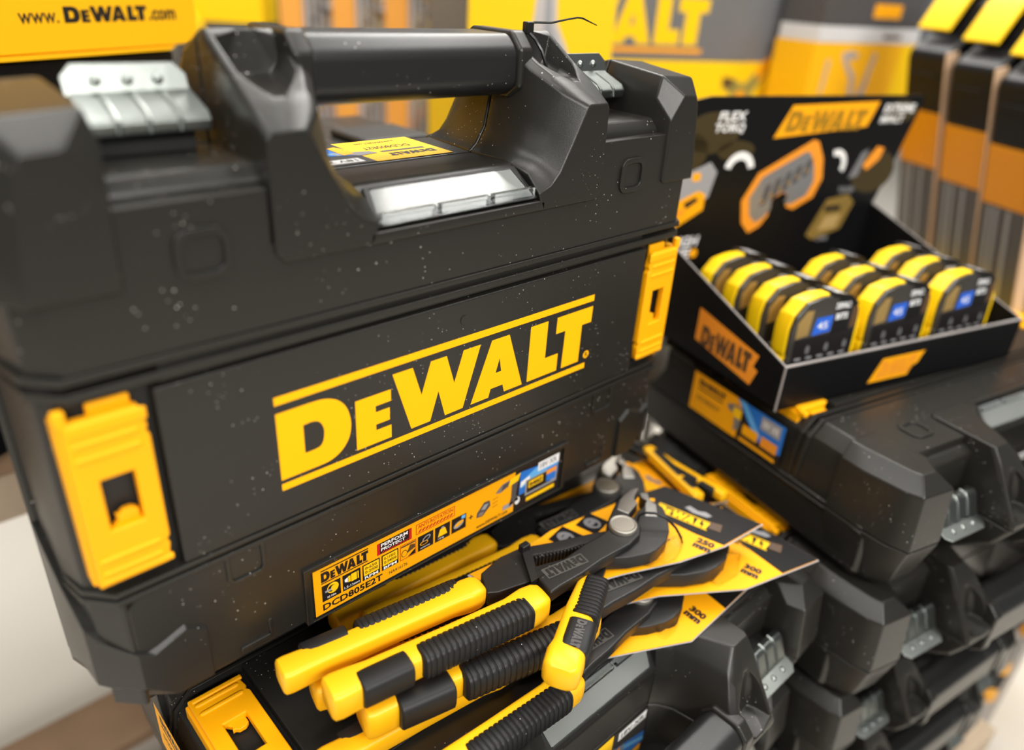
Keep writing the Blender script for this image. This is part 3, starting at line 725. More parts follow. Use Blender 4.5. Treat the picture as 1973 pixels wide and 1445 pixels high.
make_card(P0, (1400,965), (1275,872), (1130,1010), 1-.4060, 1-.4080,
          [(1190,905),(1275,872),(1400,965),(1280,985),(1130,1010),(1010,1040),(1010,985)],
          [(1240,885),(1275,872),(1400,965),(1330,975)], '250', ((1195,915),(1262,950)), ((1250,965),(1270,972)),
          [(1190,985),(1215,970),(1235,950),(1245,960),(1220,985)])
z5 = 1 - .396
P5 = placed('small pliers at the far end of the heap beside the right stack', (1172, 822), z5, (1286, 914), (1396, 958), 1.0, 'B')

# a shorter pair lying across the heap with one grip toward the aisle
z4 = 1 - .353
e4 = on_z(1077, 1308, z4); n4 = on_z(1142, 1112, z4); a4 = math.atan2(e4.y-n4.y, e4.x-n4.x)
L4 = (e4-n4).length; d4 = (e4-n4)/L4
t = thing('pliers', 'short pliers crossing the heap, a single grip ending in a yellow tip toward the aisle', 'pliers', tuple(e4), (0, 0, a4), 'pliers in the heap')
h = empty('near_lever', (-.264*0, 0, 0)); h.parent = t
def short_grip(par, L):
    m = MB()
    rs = rsec
    def rsec_(x, y, z, a, b): return rs(x, y, z, a*1.0, b*1.02, e=4)
    secs = [rsec_(-L, 0, -.004, .007, .006), rsec_(-L+.01, 0, -.003, .0088, .0075), rsec_(-L*.6, 0, 0, .0098, .009), rsec_(-L*.25, 0, 0, .0102, .0095), rsec_(-.014, 0, 0, .0118, .0108), rsec_(-.003, 0, 0, .0112, .010), rsec_(0, 0, 0, .0085, .008)]
    m.loft(secs); m.build('grip_core', 'yellow', par, ang=50)
    q = MB(); ss = []; x0, x1 = -L+.004, -L*.50; n = 11; p = (x1-x0)/n
    for i in range(n):
        for f, k in ((0,.96),(.12,1),(.5,1.02),(.86,1),(.94,.96)):
            x = x0+(i+f)*p; u = (x-x0)/(x1-x0); ss.append(rsec_(x, .0040, .0022-.003*(1-u), (.0078+.0014*u)*k, (.0072+.0014*u)*k))
    q.loft(ss); q.build('ribbed_grip', 'rubber', par, ang=40)
    q = MB(); q.loft([rsec_(x, .0040, .0022, .0092*k, .0090*k) for x, k in ((-L*.45,.85),(-L*.44,1),(-L*.2,1.02),(-L*.17,.85))]); q.build('smooth_grip', 'rubber', par, ang=40)
    P = Print((-L*.42, .0010, .0116), (1,0,0), (0,1,0)); P.logo(0, 0, 22, 'dgrey', 0, bars=False, ht=6); P.build('moulded_logo', par)
short_grip(h, L4)
m = MB(); m.loft([[(-L4-.075, y, z) for y, z in ((-.006,-.024),(.006,-.024),(.006,-.016),(-.006,-.016))], [(-L4+.01, y, z) for y, z in ((-.006,-.008),(.006,-.008),(.006,0),(-.006,0))]]); m.build('lever_arm', 'steel', h, bevel=.001)

# nylon ties
def tie(path, label, r=.0011, head=None):
    m = MB(); m.tube(path, r, 8); o = m.build('zip_tie', 'nylon'); tag(o, label, 'zip tie', None)
    if head:
        h = MB(); h.box(*head); h.build('tie_head', 'nylon', o, bevel=.0005)
    return o
zt = PZ + .012
tie([on_z(1228, 1002, PZ+.001), on_z(1232, 993, PZ+.010), on_z(1242, 988, zt+.002), on_z(1262, 989, zt+.002), on_z(1284, 998, zt), on_z(1302, 1017, PZ+.006), on_z(1312, 1035, PZ-.002), on_z(1313, 1046, c1z+.001)],
    'glossy black zip tie looped over the jaws of the topmost pliers', .0010)
s0 = on_z(1011, 1060, PZ+.0075); s1 = on_z(1030, 1120, PZ+.0065)
tz = Vector((0, 0, 1))
m = MB(); m.loft([[s0+Vector((-.002,0,-.014)), s0+Vector((.002,0,-.014)), s0+Vector((.002,.0008,-.014)), s0+Vector((-.002,.0008,-.014))]] + [[p+Vector((-.0028,0,0)), p+Vector((.0028,0,0)), p+Vector((.0028,0,.0009)), p+Vector((-.0028,0,.0009))] for p in (s0, s1)] + [[s1+Vector((-.0028,-.001,-.014)), s1+Vector((.0028,-.001,-.014)), s1+Vector((.0028,0,-.014)), s1+Vector((-.0028,0,-.014))]])
o = m.build('zip_tie', 'nylon'); tag(o, 'flat black zip tie around the slotted lever of the topmost pliers', 'zip tie')
h_ = MB(); h_.box(s0+Vector((-.0036,-.002,-.001)), s0+Vector((.0036,.003,.005))); h_.build('tie_head', 'nylon', o, bevel=.0006)
HY = .358
tp = [on_y(x, y, HY) for x, y in ((1016,62),(1018,46),(1030,43),(1062,44),(1090,38),(1112,34),(1122,35),(1150,49))]
m = MB(); m.tube(tp, [.0009,.0009,.0008,.0007,.0006,.0006,.0006,.0003], 6); o = m.build('zip_tie', 'nylon'); tag(o, 'cut black zip tie on the grip end, its thin tail sticking out sideways', 'zip tie')
q = on_y(1018, 50, HY); h_ = MB(); h_.box(q+Vector((-.0028,-.0025,-.0045)), q+Vector((.0028,.0025,.0025))); h_.build('tie_head', 'nylon', o, bevel=.0008)
m = MB(); m.tube([q+Vector((0,-.002,-.004)), q+Vector((.001,-.006,-.007)), q+Vector((.003,-.010,-.013)), q+Vector((.006,-.012,-.022))], .0011, 6); m.build('tie_strap', 'nylon', o)

# ------------------------------------------------------------------ display tray with bit sets
TF = Vector((.547, .234, .6895)); TA = math.radians(-17)
tr = thing('display_tray', 'black cardboard counter display with a printed header board, full of yellow bit sets', 'display tray', tuple(TF), (0, 0, TA))
TW, TL, TH, TB = .315, .205, .041, .103
def TP(x, y, z): return (x, y, z)
m = MB(); m.box((0,0,0), (TW,TL,.002)); m.build('tray_floor', 'tray', tr)
m = MB(); m.box((0,0,0), (TW,.002,TH)); m.box((.0006,-.0003,TH-.0002),(TW-.0006,.0024,TH+.0009), 1); m.build('front_wall', ['tray','kraft'], tr)
for nm, x0 in (('l', 0), ('r', TW-.002)):
    m = MB(); m.prism([(0,0),(TL,0),(TL,TB),(0,TH)], lambda y, z, x: (x, y, z), x0, x0+.002)
    m.prism([(0,TH),(TL,TB),(TL,TB+.0009),(0,TH+.0009)], lambda y, z, x: (x, y, z), x0+.0003, x0+.0017, 1); m.build('side_wall', ['tray','kraft'], tr)
m = MB(); m.box((-.0006,-.0008,0), (.0008,.0006,TH+.001)); m.build('corner_fold', 'kraft', tr)
hb = [(0,0),(TW,0),(TW,TB),(TW+.036,.214),(TW+.033,.222),(.050,.222),(.022,.217),(.004,.200),(-.004,.17),(0,.10)]
m = MB(); m.prism(hb, lambda x, z, y: (x, y, z), TL, TL+.002); m.build('header_board', 'tray', tr)
p = Print((0,TL,0), (1,0,0), (0,0,1))
# faint tarnished patches printed on the board
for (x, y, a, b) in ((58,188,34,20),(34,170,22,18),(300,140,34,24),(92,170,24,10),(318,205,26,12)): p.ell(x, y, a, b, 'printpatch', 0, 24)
p.poly([(138,181),(270,190),(281,216),(156,213)], 'stk', 1); p.logo(150, 186.5, 112, 'printdark', 2, bars=False, ht=21, skew=.25)
p.text('FLEX', 62, 199, 9, 'white', 2, w=34, bold=.03, skew=.2); p.text('TORQ', 58, 187, 10, 'white', 2, w=38, bold=.03, skew=.2)
p.text('EXTREME', 290, 204, 9, 'white', 2, w=48, bold=.03, skew=.2); p.text('IMPACT', 288, 193, 8, 'white', 2, w=36, bold=.03, skew=.2)
def arc(cx, cy, r0, r1, a0, a1, mt): 
    n = 12; p.poly([(cx+r1*math.cos(a0+(a1-a0)*k/n), cy+r1*math.sin(a0+(a1-a0)*k/n)) for k in range(n+1)] + [(cx+r0*math.cos(a1+(a0-a1)*k/n), cy+r0*math.sin(a1+(a0-a1)*k/n)) for k in range(n+1)], mt, 2)
arc(100, 149, 12, 20, .2, 2.9, 'white'); arc(236, 150, 10, 17, -.5, 2.0, 'white')
# big case picture
cs = [(112,118),(128,146),(196,178),(204,176),(216,158),(222,136),(214,116),(188,104),(176,108),(180,118),(168,124),(152,116),(154,100),(144,88),(130,82),(118,94)]
p.poly(cs, 'orange', 2); p.poly([(x*.0+127+(x-127)*.80+7, 122+(y-128)*.76+6) for x, y in cs], 'metalgrey', 3)
for k in range(5): p.poly([(138+k*13,110+k*7),(146+k*13,113+k*7),(150+k*13,135+k*6),(142+k*13,132+k*6)], 'dgrey', 4)
for k in range(6): p.ell(140+k*11, 116+k*6, 2.4, 2.0, 'gold', 5)
# small open case picture, hex key, small box
p.poly([(8,128),(22,146),(62,160),(72,150),(66,124),(40,118)], 'grey', 2); p.poly([(4,112),(52,132),(62,128),(62,112),(20,90),(8,94)], 'stk', 3)
p.poly([(36,120),(50,126),(54,122),(40,114)], 'ink', 4); p.poly([(14,104),(22,108),(24,102),(16,98)], 'ink', 4); p.poly([(28,112),(38,116),(38,109),(28,106)], 'orange', 4); p.rect(42, 142, 52, 150, 'stk', 3)
p.text('TOUGH', 6, 74, 11, 'white', 2, w=56, bold=.03, skew=.2); p.text('CASE', 8, 62, 10, 'white', 2, w=46, bold=.03, skew=.2); p.ell(60, 66, 5, 5, 'stk', 2)
p.poly([(262,134),(274,162),(284,166),(276,136)], 'metalgrey', 2); p.poly([(280,148),(296,168),(308,166),(304,154),(288,142)], 'orange', 3)
p.poly([(218,72),(238,112),(270,116),(282,106),(270,76),(230,66)], 'brasscard', 2); p.rect(238, 98, 262, 104, 'ink', 3); p.poly([(234,76),(262,78),(266,94),(242,92)], 'goldcard', 3); p.text('TOUGH', 252, 118, 7, 'grey', 2, w=24); p.text('CASE', 236, 64, 5, 'grey', 2, w=18)
p.n = Vector((0,-1,0)); p.build('header_print', tr)
p = Print((0,-.0002,0), (1,0,0), (0,0,1)); p.poly([(108,7),(160,7),(164,16),(170,18),(176,30),(120,30)], 'stk', 0); p.logo(117, 10, 46, 'orange', 1, bars=False, ht=17, skew=.25); p.build('front_print', tr)
p = Print((0,0,0), (0,-1,0), (0,0,1)); p.poly([(-112,18),(-34,8),(-28,24),(-34,26),(-30,38),(-112,50)], 'orange', 0); p.logo(-104, 16, 66, 'brown', 1, bars=False, ht=20); p.build('side_print', tr)

def make_bits():
    t = thing('bit_set', '', 'bit set', (0,0,0))
    # shell outline (s across, h up)
    prof = [(2,0),(74,0),(80,20),(80,62),(74,74),(62,84),(48,88),(30,88),(14,84),(3,72),(0,60),(0,36),(1.5,34),(0,32),(0,22),(1.5,20),(0,18)]
    m = MB()
    m.prism(prof, lambda x, z, y: (x*.001, y*.001, z*.001), 4, 16); 
    m.prism([(40+(x-40)*.94, 42+(z-42)*.94) for x, z in prof], lambda x, z, y: (x*.001, y*.001, z*.001), 16, 22)
    m.build('case_shell', 'ybits', t, bevel=.0016)
    m = MB(); m.prism([(40+(x-40)*.97, 44+(z-44)*.97) for x, z in prof], lambda x, z, y: (x*.001, y*.001, z*.001), 0, 3.6); m.build('front_lid', 'smoke', t, bevel=.001)
    p = Print((0,-.0001,0), (1,0,0), (0,0,1))
    p.poly([(6,2),(74,2),(77,40),(76,54),(6,50)], 'ink', 0); p.poly([(6,51),(20,53),(22,76),(14,76),(6,66)], 'gold', 0)
    p.poly([(24,52),(45,54),(46,69),(27,68)], 'badge', 1); p.text('45', 29, 57, 7, 'white', 2, w=12)
    for k in range(6): p.ell(12+k*11, 22+(k % 2)*17, 2.4, 4.2, ('gold','metalgrey')[k % 2], 1)
    for k in range(6): p.ell(14+k*11, 8+(k % 3)*7, 2.2, 2.6, ('metalgrey','gold','grey')[k % 3], 1)
    for k in range(5): p.rect(10+k*13, 30, 17+k*13, 32, 'grey', 1)
    p.poly([(46,50),(67,52),(66,80),(50,86)], 'card', 1); p.text('DEWALT', 47, 74, 6, 'white', 2, w=18, bold=.04); p.text('BITS', 49, 64, 6, 'white', 2, w=14, bold=.04); p.poly([(68,54),(77,56),(75,72),(69,78)], 'brown', 1)
    p.poly([(76,3),(79,3),(79,60),(76,66)], 'ybits', 2)
    p.build('lid_print', t)
    m = MB(); m.prism([(40,87),(42,89.8),(62,86.0),(73,77.5),(71,74),(60,82)], lambda x, z, y: (x*.001, y*.001, z*.001), -1, 23); m.build('wrap_label', 'card', t)
    p = Print((.044,-.001,.0897), (1,0,-.22), (0,1,0)); p.text('BITS', 1, 2, 7, 'white', 0, w=15, bold=.04); p.text('SET', 1, 12, 7, 'white', 0, w=15, bold=.04); p.build('label_print', t)
    return t
bits = make_bits(); nb = 0
rowname = ['front', 'second', 'third', 'fourth']; colname = ['left', 'middle', 'right']
ex = Vector((math.cos(TA), math.sin(TA), 0)); ey = Vector((-math.sin(TA), math.cos(TA), 0))
for ci, (s0_, rows) in enumerate(((.023, 4), (.119, 3), (.213, 3))):
    for r_ in range(rows):
        o = bits if nb == 0 else copy_tree(bits); nb += 1
        P = TF + ex*(s0_ + .001*random.uniform(-1,1)) + ey*(.020 + .0352*r_) + Vector((0,0,.0025))
        o.location = P; o.scale = (1, 1, .98); o.rotation_euler = (math.radians(-3), 0, TA + math.radians(random.uniform(-1.2, 1.2)))
        o['label'] = 'yellow drill bit set in the %s row of the %s column in the display tray' % (rowname[r_], colname[ci]); o['group'] = 'bit sets in the display tray'

# ------------------------------------------------------------------ pallets and floor
def pallet(name, cx_, cy_, yaw, top, w, d, label, m1='wood', slats=5):
    t = thing('wooden_pallet', label, 'pallet', (cx_, cy_, .012), (0, 0, yaw))
    sl = (d-.09)/(slats-1)
    for k in range(slats):
        m = MB(); m.box((-w/2, -d/2+k*sl, top-.030), (w/2, -d/2+k*sl+.09, top-.012)); m.build('deck_board', m1, t, bevel=.002)
    for x in (-w/2, -.045, w/2-.09):
        m = MB(); m.box((x, -d/2, .0), (x+.09, d/2, top-.032)); m.build('bearer', 'wood2', t, bevel=.002)
    return t
pallet('p1', .22, .43, 0, .1275, .62, .80, 'brown wooden pallet under the near stack of tool cases')
pallet('p2', .81, .25, math.radians(-11), .1490, .40, .42, 'brown wooden pallet under the right stack of tool cases', 'wood2')
m = MB(); m.box((-4,-2,-.05), (7,9,0)); o = m.build('floor', 'floor'); tag(o, None, None, kind='structure')
m = MB(); m.box((-4,9,0), (7,9.1,3.6)); o = m.build('wall_back', 'wall'); tag(o, None, None, kind='structure')
# ------------------------------------------------------------------ things standing around behind the stacks
def fr(P, az): return (tuple(P), (0, 0, math.radians(az)))
def slab(parent, name, mt, x0, x1, z0, z1, y0, y1, bev=.001):
    m = MB(); m.box((x0, y0, z0), (x1, y1, z1)); return m.build(name, mt, parent, bevel=bev)
# yellow carton on a black one, upper left
PC = (.2313, .7658, 0)
t = thing('yellow_carton', 'bright yellow cardboard carton printed with a web address, behind the latch', 'carton', *fr((PC[0], PC[1], .918), 25))
slab(t, 'carton_body', 'ybox', -.27, .112, .004, .26, 0, .22, .0015)
m = MB(); m.prism([(-.27,0),(.072,0),(.080,.0035),(-.27,.0035)], lambda x, z, y: (x, y, z), -.001, .21); m.build('bottom_flap', 'ybox', t)
p = Print((0, 0, 0), (1,0,0), (0,0,1))
p.text('www.', -79, 26, 8.0, 'ink', 0, w=36, bold=.012); p.logo(-38, 26, 88, 'ink', 0, bars=False, ht=12.5); p.text('.com', 52, 26, 9, 'ink', 0, w=33, bold=.035)
p.ell(-78, 58, 22, 9, 'brown', 0, 28); p.build('carton_print', t)
t = thing('black_carton', 'black cardboard carton carrying the bright yellow carton', 'carton', *fr((PC[0]-.02, PC[1]-.004, .6005), 25))
slab(t, 'carton_body', 'tray', -.30, .10, 0, .316, 0, .26, .002); slab(t, 'tape_strip', 'dgrey', -.30, .10, .3161, .3165, .11, .15, 0)
for k in range(4):
    t = thing('storage_box', 'black lidded storage box behind the standing case, ' + ('top one of its stack', 'second in its stack', 'third in its stack', 'bottom one of its stack')[k], 'tool box', (.20, .506, .6785-.1836*k), (0, 0, 0), 'black storage boxes behind the standing case')
    slab(t, 'box_body', 'case', .004, .251, 0, .155, .004, .204, .006); slab(t, 'box_lid', 'case', 0, .255, .156, .1834, 0, .208, .007)
    if k == 0:
        slab(t, 'lid_catch', 'pocket', .165, .235, .1834, .190, .06, .12, .003)
        p = Print((0, 0, .1835), (0,-1,0), (1,0,0)); p.text('TOUGHSYSTEM', -195, 120, 14, 'grey', 0, w=110); p.rect(-200, 150, -10, 152, 'dgrey', 0); p.rect(-200, 195, -10, 197, 'dgrey', 0); p.build('lid_print', t)
# wooden table they stand on
t = thing('wooden_table', 'low wooden table behind the stacks of tool cases', 'table', (.22, .922, .0))
slab(t, 'table_top', 'wood', -.52, .46, .562, .600, -.20, .20, .002); slab(t, 'apron', 'wood2', -.50, .44, .50, .560, -.18, -.16, .001)
for x in (-.50, .38):
    for y in (-.15, .12): slab(t, 'leg', 'wood2', x, x+.05, 0, .562, y, y+.05, .002)
# hanging sets of spanners on a low rack
PS = (.9241, 1.4269)
t = thing('store_rack', 'dark metal rack holding a row of chrome spanner sets', 'rack', *fr((PS[0], PS[1], 0), -45))
slab(t, 'rack_shelf', 'shelf', -.50, .34, .60, .62, -.03, .30); slab(t, 'back_panel', 'shelf', -.50, .34, .62, 1.40, .28, .30)
for x in (-.49, .31):
    slab(t, 'post', 'shelf', x, x+.02, 0, .60, .0, .03)
    slab(t, 'post', 'shelf', x, x+.02, 0, .60, .26, .29)
SETG = 'spanner sets on the rack'
a = math.radians(-45); exs = Vector((math.cos(a), math.sin(a), 0)); base = Vector((PS[0], PS[1], .6205))
def spanner_set():
    t = thing('spanner_set', '', 'spanner set')
    slab(t, 'backing_card', 'whitecard', -.054, .054, 0, .46, .02, .024, 0); slab(t, 'orange_band', 'stripe', -.0535, -.008, .0, .46, .006, .019, .001)
    for k, x in enumerate((.006, .019, .032, .045)):
        h = .40 - .035*k
        m = MB(); m.tube([(x, .010, .03), (x, .010, h)], .0036, 8); m.cyl((x, .004, h), .0078, .010, 14, ax='y'); m.cyl((x, .004, .035), .0066, .010, 14, ax='y')
        for q in range(4): m.cyl((x, .003, .09+q*.085+k*.02), .0062, .010, 12, ax='y')
        m.build('spanner', 'chrome2', t)
    return t
proto = spanner_set()
places = ['leftmost', 'second from the left', 'third from the left', 'rightmost']
for k in range(4):
    o = proto if k == 0 else copy_tree(proto)
    o.location = base + exs*(-.118 + .1075*k); o.rotation_euler = (0, 0, a)
    o['label'] = 'chrome spanner set with an orange band on the rack, %s of four' % places[k]; o['group'] = SETG
t = thing('boxed_tool', 'yellow and black boxed tool at the left end of the rack', 'boxed tool', *fr(base + exs*(-.29), -45))
slab(t, 'box_body', 'dgrey', -.10, .085, 0, .26, .0, .10); slab(t, 'box_top', 'ybox2', -.10, .085, .262, .42, .0, .10)
m = MB(); m.tube([(-.11,-.012,.31), (-.085,-.014,.305), (-.06,-.014,.285), (-.04,-.013,.255), (-.03,-.012,.20)], .008, 8); m.build('yellow_cord', 'ybox2', t)
p = Print((0, 0, 0), (1,0,0), (0,0,1)); p.rect(-60, 200, 60, 240, 'brown', 0); p.ell(-20, 222, 14, 8, 'orange', 1); p.ell(30, 222, 18, 8, 'orange', 1); p.build('box_print', t)
t = thing('boxed_tool', 'orange box low on the rack, seen under the grip bar', 'boxed tool', *fr(base + exs*(-.02) + Vector((-.16, -.16, 0)), -45))
slab(t, 'box_body', 'orange', .035, .13, 0, .085, .0, .06); slab(t, 'box_sleeve', 'paper', -.10, .033, 0, .10, .0, .06)
slab(t, 'lemon_lid', 'ybox2', -.16, -.101, 0, .11, .0, .06)
t = thing('low_shelf', 'dark metal stand in front of the rack', 'stand', *fr(base + exs*(-.02) + Vector((-.16, -.16, -.6205)), -45))
slab(t, 'shelf_board', 'shelf', -.20, .14, .60, .6195, -.02, .09)
for x in (-.19, .12): slab(t, 'post', 'shelf', x, x+.02, 0, .60, .0, .02)

# hang card with a grey bottle shape
PH = (.743, .742)
t = thing('hanging_card', 'lemon yellow display card with a pale bottle picture, above the grip bar end', 'display card', *fr((PH[0], PH[1], .6015), -45))
slab(t, 'card_board', 'ybox2', -.091, .095, 0, .56, 0, .003, 0)
p = Print((0, 0, 0), (1,0,0), (0,0,1))
p.poly([(-18,190),(40,190),(44,300),(36,322),(22,350),(18,400),(-4,400),(-8,350),(-20,322),(-22,300)], 'bottle', 0); p.poly([(4,200),(30,200),(32,310),(16,345),(12,390),(6,390)], 'grey', 1)
p.rect(46, 398, 84, 402, 'brown', 0); p.text('TOUGH', 40, 410, 10, 'ink', 0, w=40); p.build('card_print', t)
t = thing('card_stand', 'dark stand carrying the lemon yellow display card', 'stand', *fr((PH[0], PH[1], 0), -45))
slab(t, 'stand_foot', 'shelf', -.02, .06, 0, .02, -.03, .02); slab(t, 'stand_post', 'shelf', .02, .04, .02, .60, .0, .012)

# big grey and yellow carton
PB = (1.1368, .7281)
t = thing('large_carton', 'large grey carton with a big yellow logo and a yellow lower band', 'carton', *fr((PB[0], PB[1], .7005), -20))
slab(t, 'carton_body', 'gbox', -.43, .204, .198, .46, 0, .17, .002); slab(t, 'lower_band', 'ybox2', -.43, .204, 0, .1975, -.0005, .17, .002)
p = Print((0, 0, 0), (1,0,0), (0,0,1))
p.logo(-402, 209, 374, 'ybox2', 0, bar='stk', ht=92)
p.poly([(60,199),(204,199),(204,0),(70,0),(30,100)], 'ybox', 0)
p.build('carton_logo', t)
p = Print((0, -.0006, 0), (1,0,0), (0,0,1))
p.poly([(20,176),(46,172),(60,164),(70,168),(104,206),(116,200),(112,188),(84,150),(78,120),(84,90),(44,90),(50,130),(38,150),(20,160)], 'tool_tint', 1)
p.poly([(84,186),(104,208),(116,200),(110,188),(92,170)], 'stk', 2); p.poly([(20,176),(44,172),(40,158),(22,160)], 'brown', 2); p.poly([(48,150),(66,156),(74,140),(60,120)], 'stk', 2)
p.build('tool_picture', t)
# tall yellow box with a plier drawing
PR = (1.3329, .5708)
t = thing('tall_box', 'yellow boxed hand tool with a white strip, right of the large carton', 'boxed tool', *fr((PR[0], PR[1], .7005), -12))
slab(t, 'box_body', 'ybox', -.132, .152, 0, .238, 0, .08, .001); slab(t, 'white_strip', 'whitecard', -.128, .128, .2385, .262, 0, .08, .001); slab(t, 'box_top', 'dgrey', -.126, .122, .2625, .34, 0, .08, .001)
p = Print((0, 0, 0), (1,0,0), (0,0,1))
p.poly([(60,0),(150,0),(150,237),(90,237)], 'ybox2', 0)
p.poly([(-100,160),(-92,166),(-88,214),(-98,214)], 'tan', 1); p.poly([(-64,224),(-40,228),(-20,222),(-30,214),(-48,214),(-20,190),(-10,150),(4,176),(16,226),(26,222),(20,196),(14,150),(10,90),(-20,90),(-24,150),(-32,186),(-58,212)], 'toolgrey', 1)
p.rect(30, 246, 78, 252, 'brown', 0); p.rect(-10, 276, 60, 296, 'stk', 0); p.build('box_print', t)
t = thing('display_shelf', 'dark shelf carrying the large grey carton and tall yellow box', 'shelf', (1.1368, .7281, 0), (0, 0, math.radians(-20)))
slab(t, 'shelf_board', 'shelf', -.44, .30, .683, .70, -.06, .18)
for x in (-.43, .10):
    for y in (-.02, .15): slab(t, 'post', 'shelf', x, x+.02, 0, .683, y, y+.02)

# three tall blade sets in clear clamshells, right edge
PK = Vector((1.187, .391, 0)); AZ = math.radians(-118)
exk = Vector((math.cos(AZ), math.sin(AZ), 0)); eyk = Vector((-math.sin(AZ), math.cos(AZ), 0))
def blade_set():
    t = thing('blade_set', '', 'blade set')
    w = .067
    prof = [(0,0),(0,.262),(.003,.272),(.030,.286),(.052,.315),(.075,.325),(.12,.328),(.12,.0)]
    m = MB(); m.prism([(y, z) for y, z in prof if z > 0.1] and [(0,.1985),(0,.262),(.003,.270),(.030,.284),(.050,.314),(.075,.326),(.12,.328),(.12,.1985)], lambda y, z, x: (x, y, z), 0, w); m.build('black_cap', 'capblack', t, bevel=.004, seg=3)
    m = MB(); m.box((.004,-.0015,.240), (w-.014,.002,.246)); m.build('cap_lip', 'capblack', t, bevel=.001)
    slab(t, 'orange_band', 'bandorange', 0, w, .128, .198, 0, .12, .001)
    slab(t, 'blade_window', 'bladegrey', 0, w, 0, .1275, .0, .12, .001)
    for x in (.012, .022, .040):
        slab(t, 'blade', 'metalgrey', x, x+.005, .004, .126, -.0016, -.0003, 0)
    # clear welded flange along one side, copper-tinted by the card behind
    slab(t, 'clear_flange', 'flange', w+.001, w+.0032, 0, .272, -.003, .014, .0006)
    m = MB(); m.prism([(.020,.290),(.050,.322),(.075,.334),(.12,.336),(.12,.340),(.074,.338),(.048,.327),(.017,.293)], lambda y, z, x: (x, y, z), -.006, w-.022); m.build('hang_tab', 'ybox2', t, bevel=.0008)
    return t
bs = blade_set()
TX = .27; KS = 1.136
for k, (x, zt) in enumerate(((-.078, -.054), (-.001, -.062), (.072, -.071))):
    o = bs if k == 0 else copy_tree(bs)
    top = PK + exk*(x*KS) + Vector((0, 0, 1 + zt*KS)); Lk = .268*KS
    o.location = top + eyk*(Lk*math.sin(TX)) - Vector((0, 0, Lk*math.cos(TX))); o.rotation_euler = (TX, 0, AZ); o.scale = (KS,)*3
    o['label'] = 'tall black-capped blade set with an orange band, %s of the three' % ('leftmost', 'middle one', 'rightmost')[k]; o['group'] = 'blade sets beside the tray'
t = thing('display_bin', 'tall yellow floor bin carrying the three blade sets', 'display bin', tuple(PK), (0, 0, AZ))
slab(t, 'bin_body', 'ybox', -.095, .19, 0, .57, .02, .25, .003); slab(t, 'bin_ledge', 'ybox2', -.10, .22, .57, .610, .014, .25, .003)
# packs of screwdrivers hanging low at the right
PQ = Vector((1.085, .070, 0)); AQ = math.radians(-62)
def driver_pack():
    t = thing('screwdriver', '', 'screwdriver')
    m = MB(); m.loft([rsec(0, 0, 0, .005, .005), rsec(.004, 0, 0, .013, .013), rsec(.05, 0, 0, .012, .012), rsec(.075, 0, 0, .014, .014), rsec(.085, 0, 0, .008, .008)]); m.build('handle', 'orange2', t, ang=50)
    m = MB(); m.loft([rsec(.02, 0, 0, .0136, .0136), rsec(.05, 0, 0, .0130, .0130)]); m.build('handle_sleeve', 'rubber', t)
    m = MB(); m.tube([(.084,0,0), (.19,0,0)], .0032, 8); m.build('shank', 'metalgrey', t)
    return t
dp = driver_pack(); k = 0
words = [('upper', 'left'), ('upper', 'middle'), ('upper', 'right'), ('lower', 'left'), ('lower', 'middle'), ('lower', 'right')]
exq = Vector((math.cos(AQ), math.sin(AQ), 0))
for r_ in range(2):
    for c_ in range(3):
        o = dp if k == 0 else copy_tree(dp)
        o.location = PQ + exq*(-.035 + .040*c_ - .012*r_) + Vector((-.006, 0, .30 - .14*r_)); o.rotation_euler = (0, PI/2, AQ)
        o['label'] = 'orange-handled screwdriver hanging low at the right, %s row, %s' % words[k]; o['group'] = 'screwdrivers on the low peg board'; k += 1
t = thing('peg_board', 'grey peg board at knee height holding the orange screwdrivers', 'peg board', tuple(PQ), (0, 0, AQ))
slab(t, 'board', 'pegboard', -.055, .065, .0, .32, .016, .024, 0)
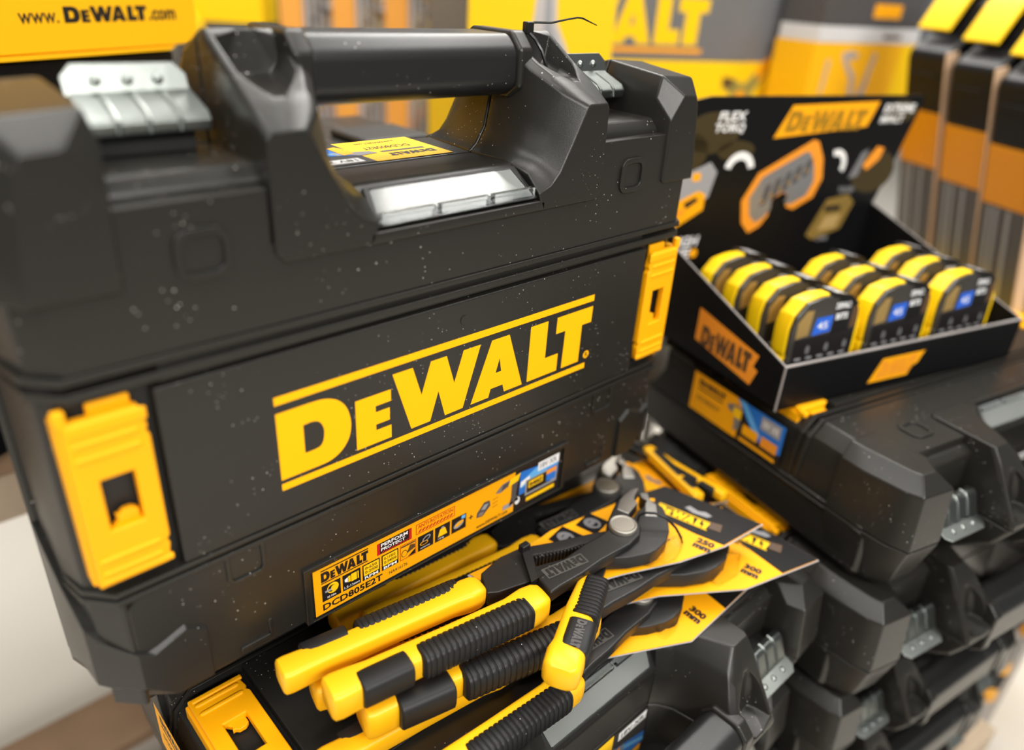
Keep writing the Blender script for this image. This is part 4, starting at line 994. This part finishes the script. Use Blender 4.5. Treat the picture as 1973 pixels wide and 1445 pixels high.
for r_ in range(2):
    for c_ in range(3): slab(t, 'peg', 'metalgrey', -.035+.040*c_-.012*r_-.002, -.035+.040*c_-.012*r_+.002, .303-.14*r_, .306-.14*r_, -.02, .016, 0)



# ------------------------------------------------------------------ camera, light, world
cam = bpy.data.cameras.new('camera'); co = bpy.data.objects.new('camera', cam); COL.objects.link(co)
r = Vector((_X.x, _Y.x, _Z.x)); dn = Vector((_X.y, _Y.y, _Z.y)); fw = Vector((_X.z, _Y.z, _Z.z))
co.matrix_world = Matrix(((r.x, -dn.x, -fw.x, 0), (r.y, -dn.y, -fw.y, 0), (r.z, -dn.z, -fw.z, CAMZ), (0, 0, 0, 1)))
cam.sensor_width = 36; cam.lens = FPX*36/1973; cam.clip_start = .02
cam.dof.use_dof = True; cam.dof.focus_distance = .47; cam.dof.aperture_fstop = 2.6
SC.camera = co
w = bpy.data.worlds.new('world'); SC.world = w; w.use_nodes = True
bg = w.node_tree.nodes['Background']; bg.inputs[0].default_value = (.93, .97, 1, 1); bg.inputs[1].default_value = .13
def area(loc, size, size_y, power, rot=(0, 0, 0), col=(1, .97, .92)):
    l = bpy.data.lights.new('shop_and_fill_light', 'AREA'); l.shape = 'RECTANGLE'; l.size = size; l.size_y = size_y; l.energy = power; l.color = col
    o = bpy.data.objects.new('shop_and_fill_light', l); COL.objects.link(o); o.location = loc; o.rotation_euler = rot
area((-1.0, .3, 2.9), .5, 2.6, 48); area((.3, .9, 2.9), .5, 2.4, 40); area((1.8, .3, 2.9), .6, 2.6, 78); area((2.1, 2.1, 2.9), 1.8, .8, 76)  # overhead shop lights; the last panel is added for reflections on top surfaces
area((-.4, -1.7, 2.1), 2.4, .5, 78, (math.radians(48), 0, 0)); area((-1.4, .6, 1.9), .3, 1.8, 7, (0, -1.1, 0))  # low tilted front lamp is an added fill for the upright faces
SC.view_settings.view_transform = 'Standard'; SC.view_settings.look = 'None'; SC.view_settings.exposure = 0; SC.view_settings.gamma = 1
SC.view_settings.use_curve_mapping = False
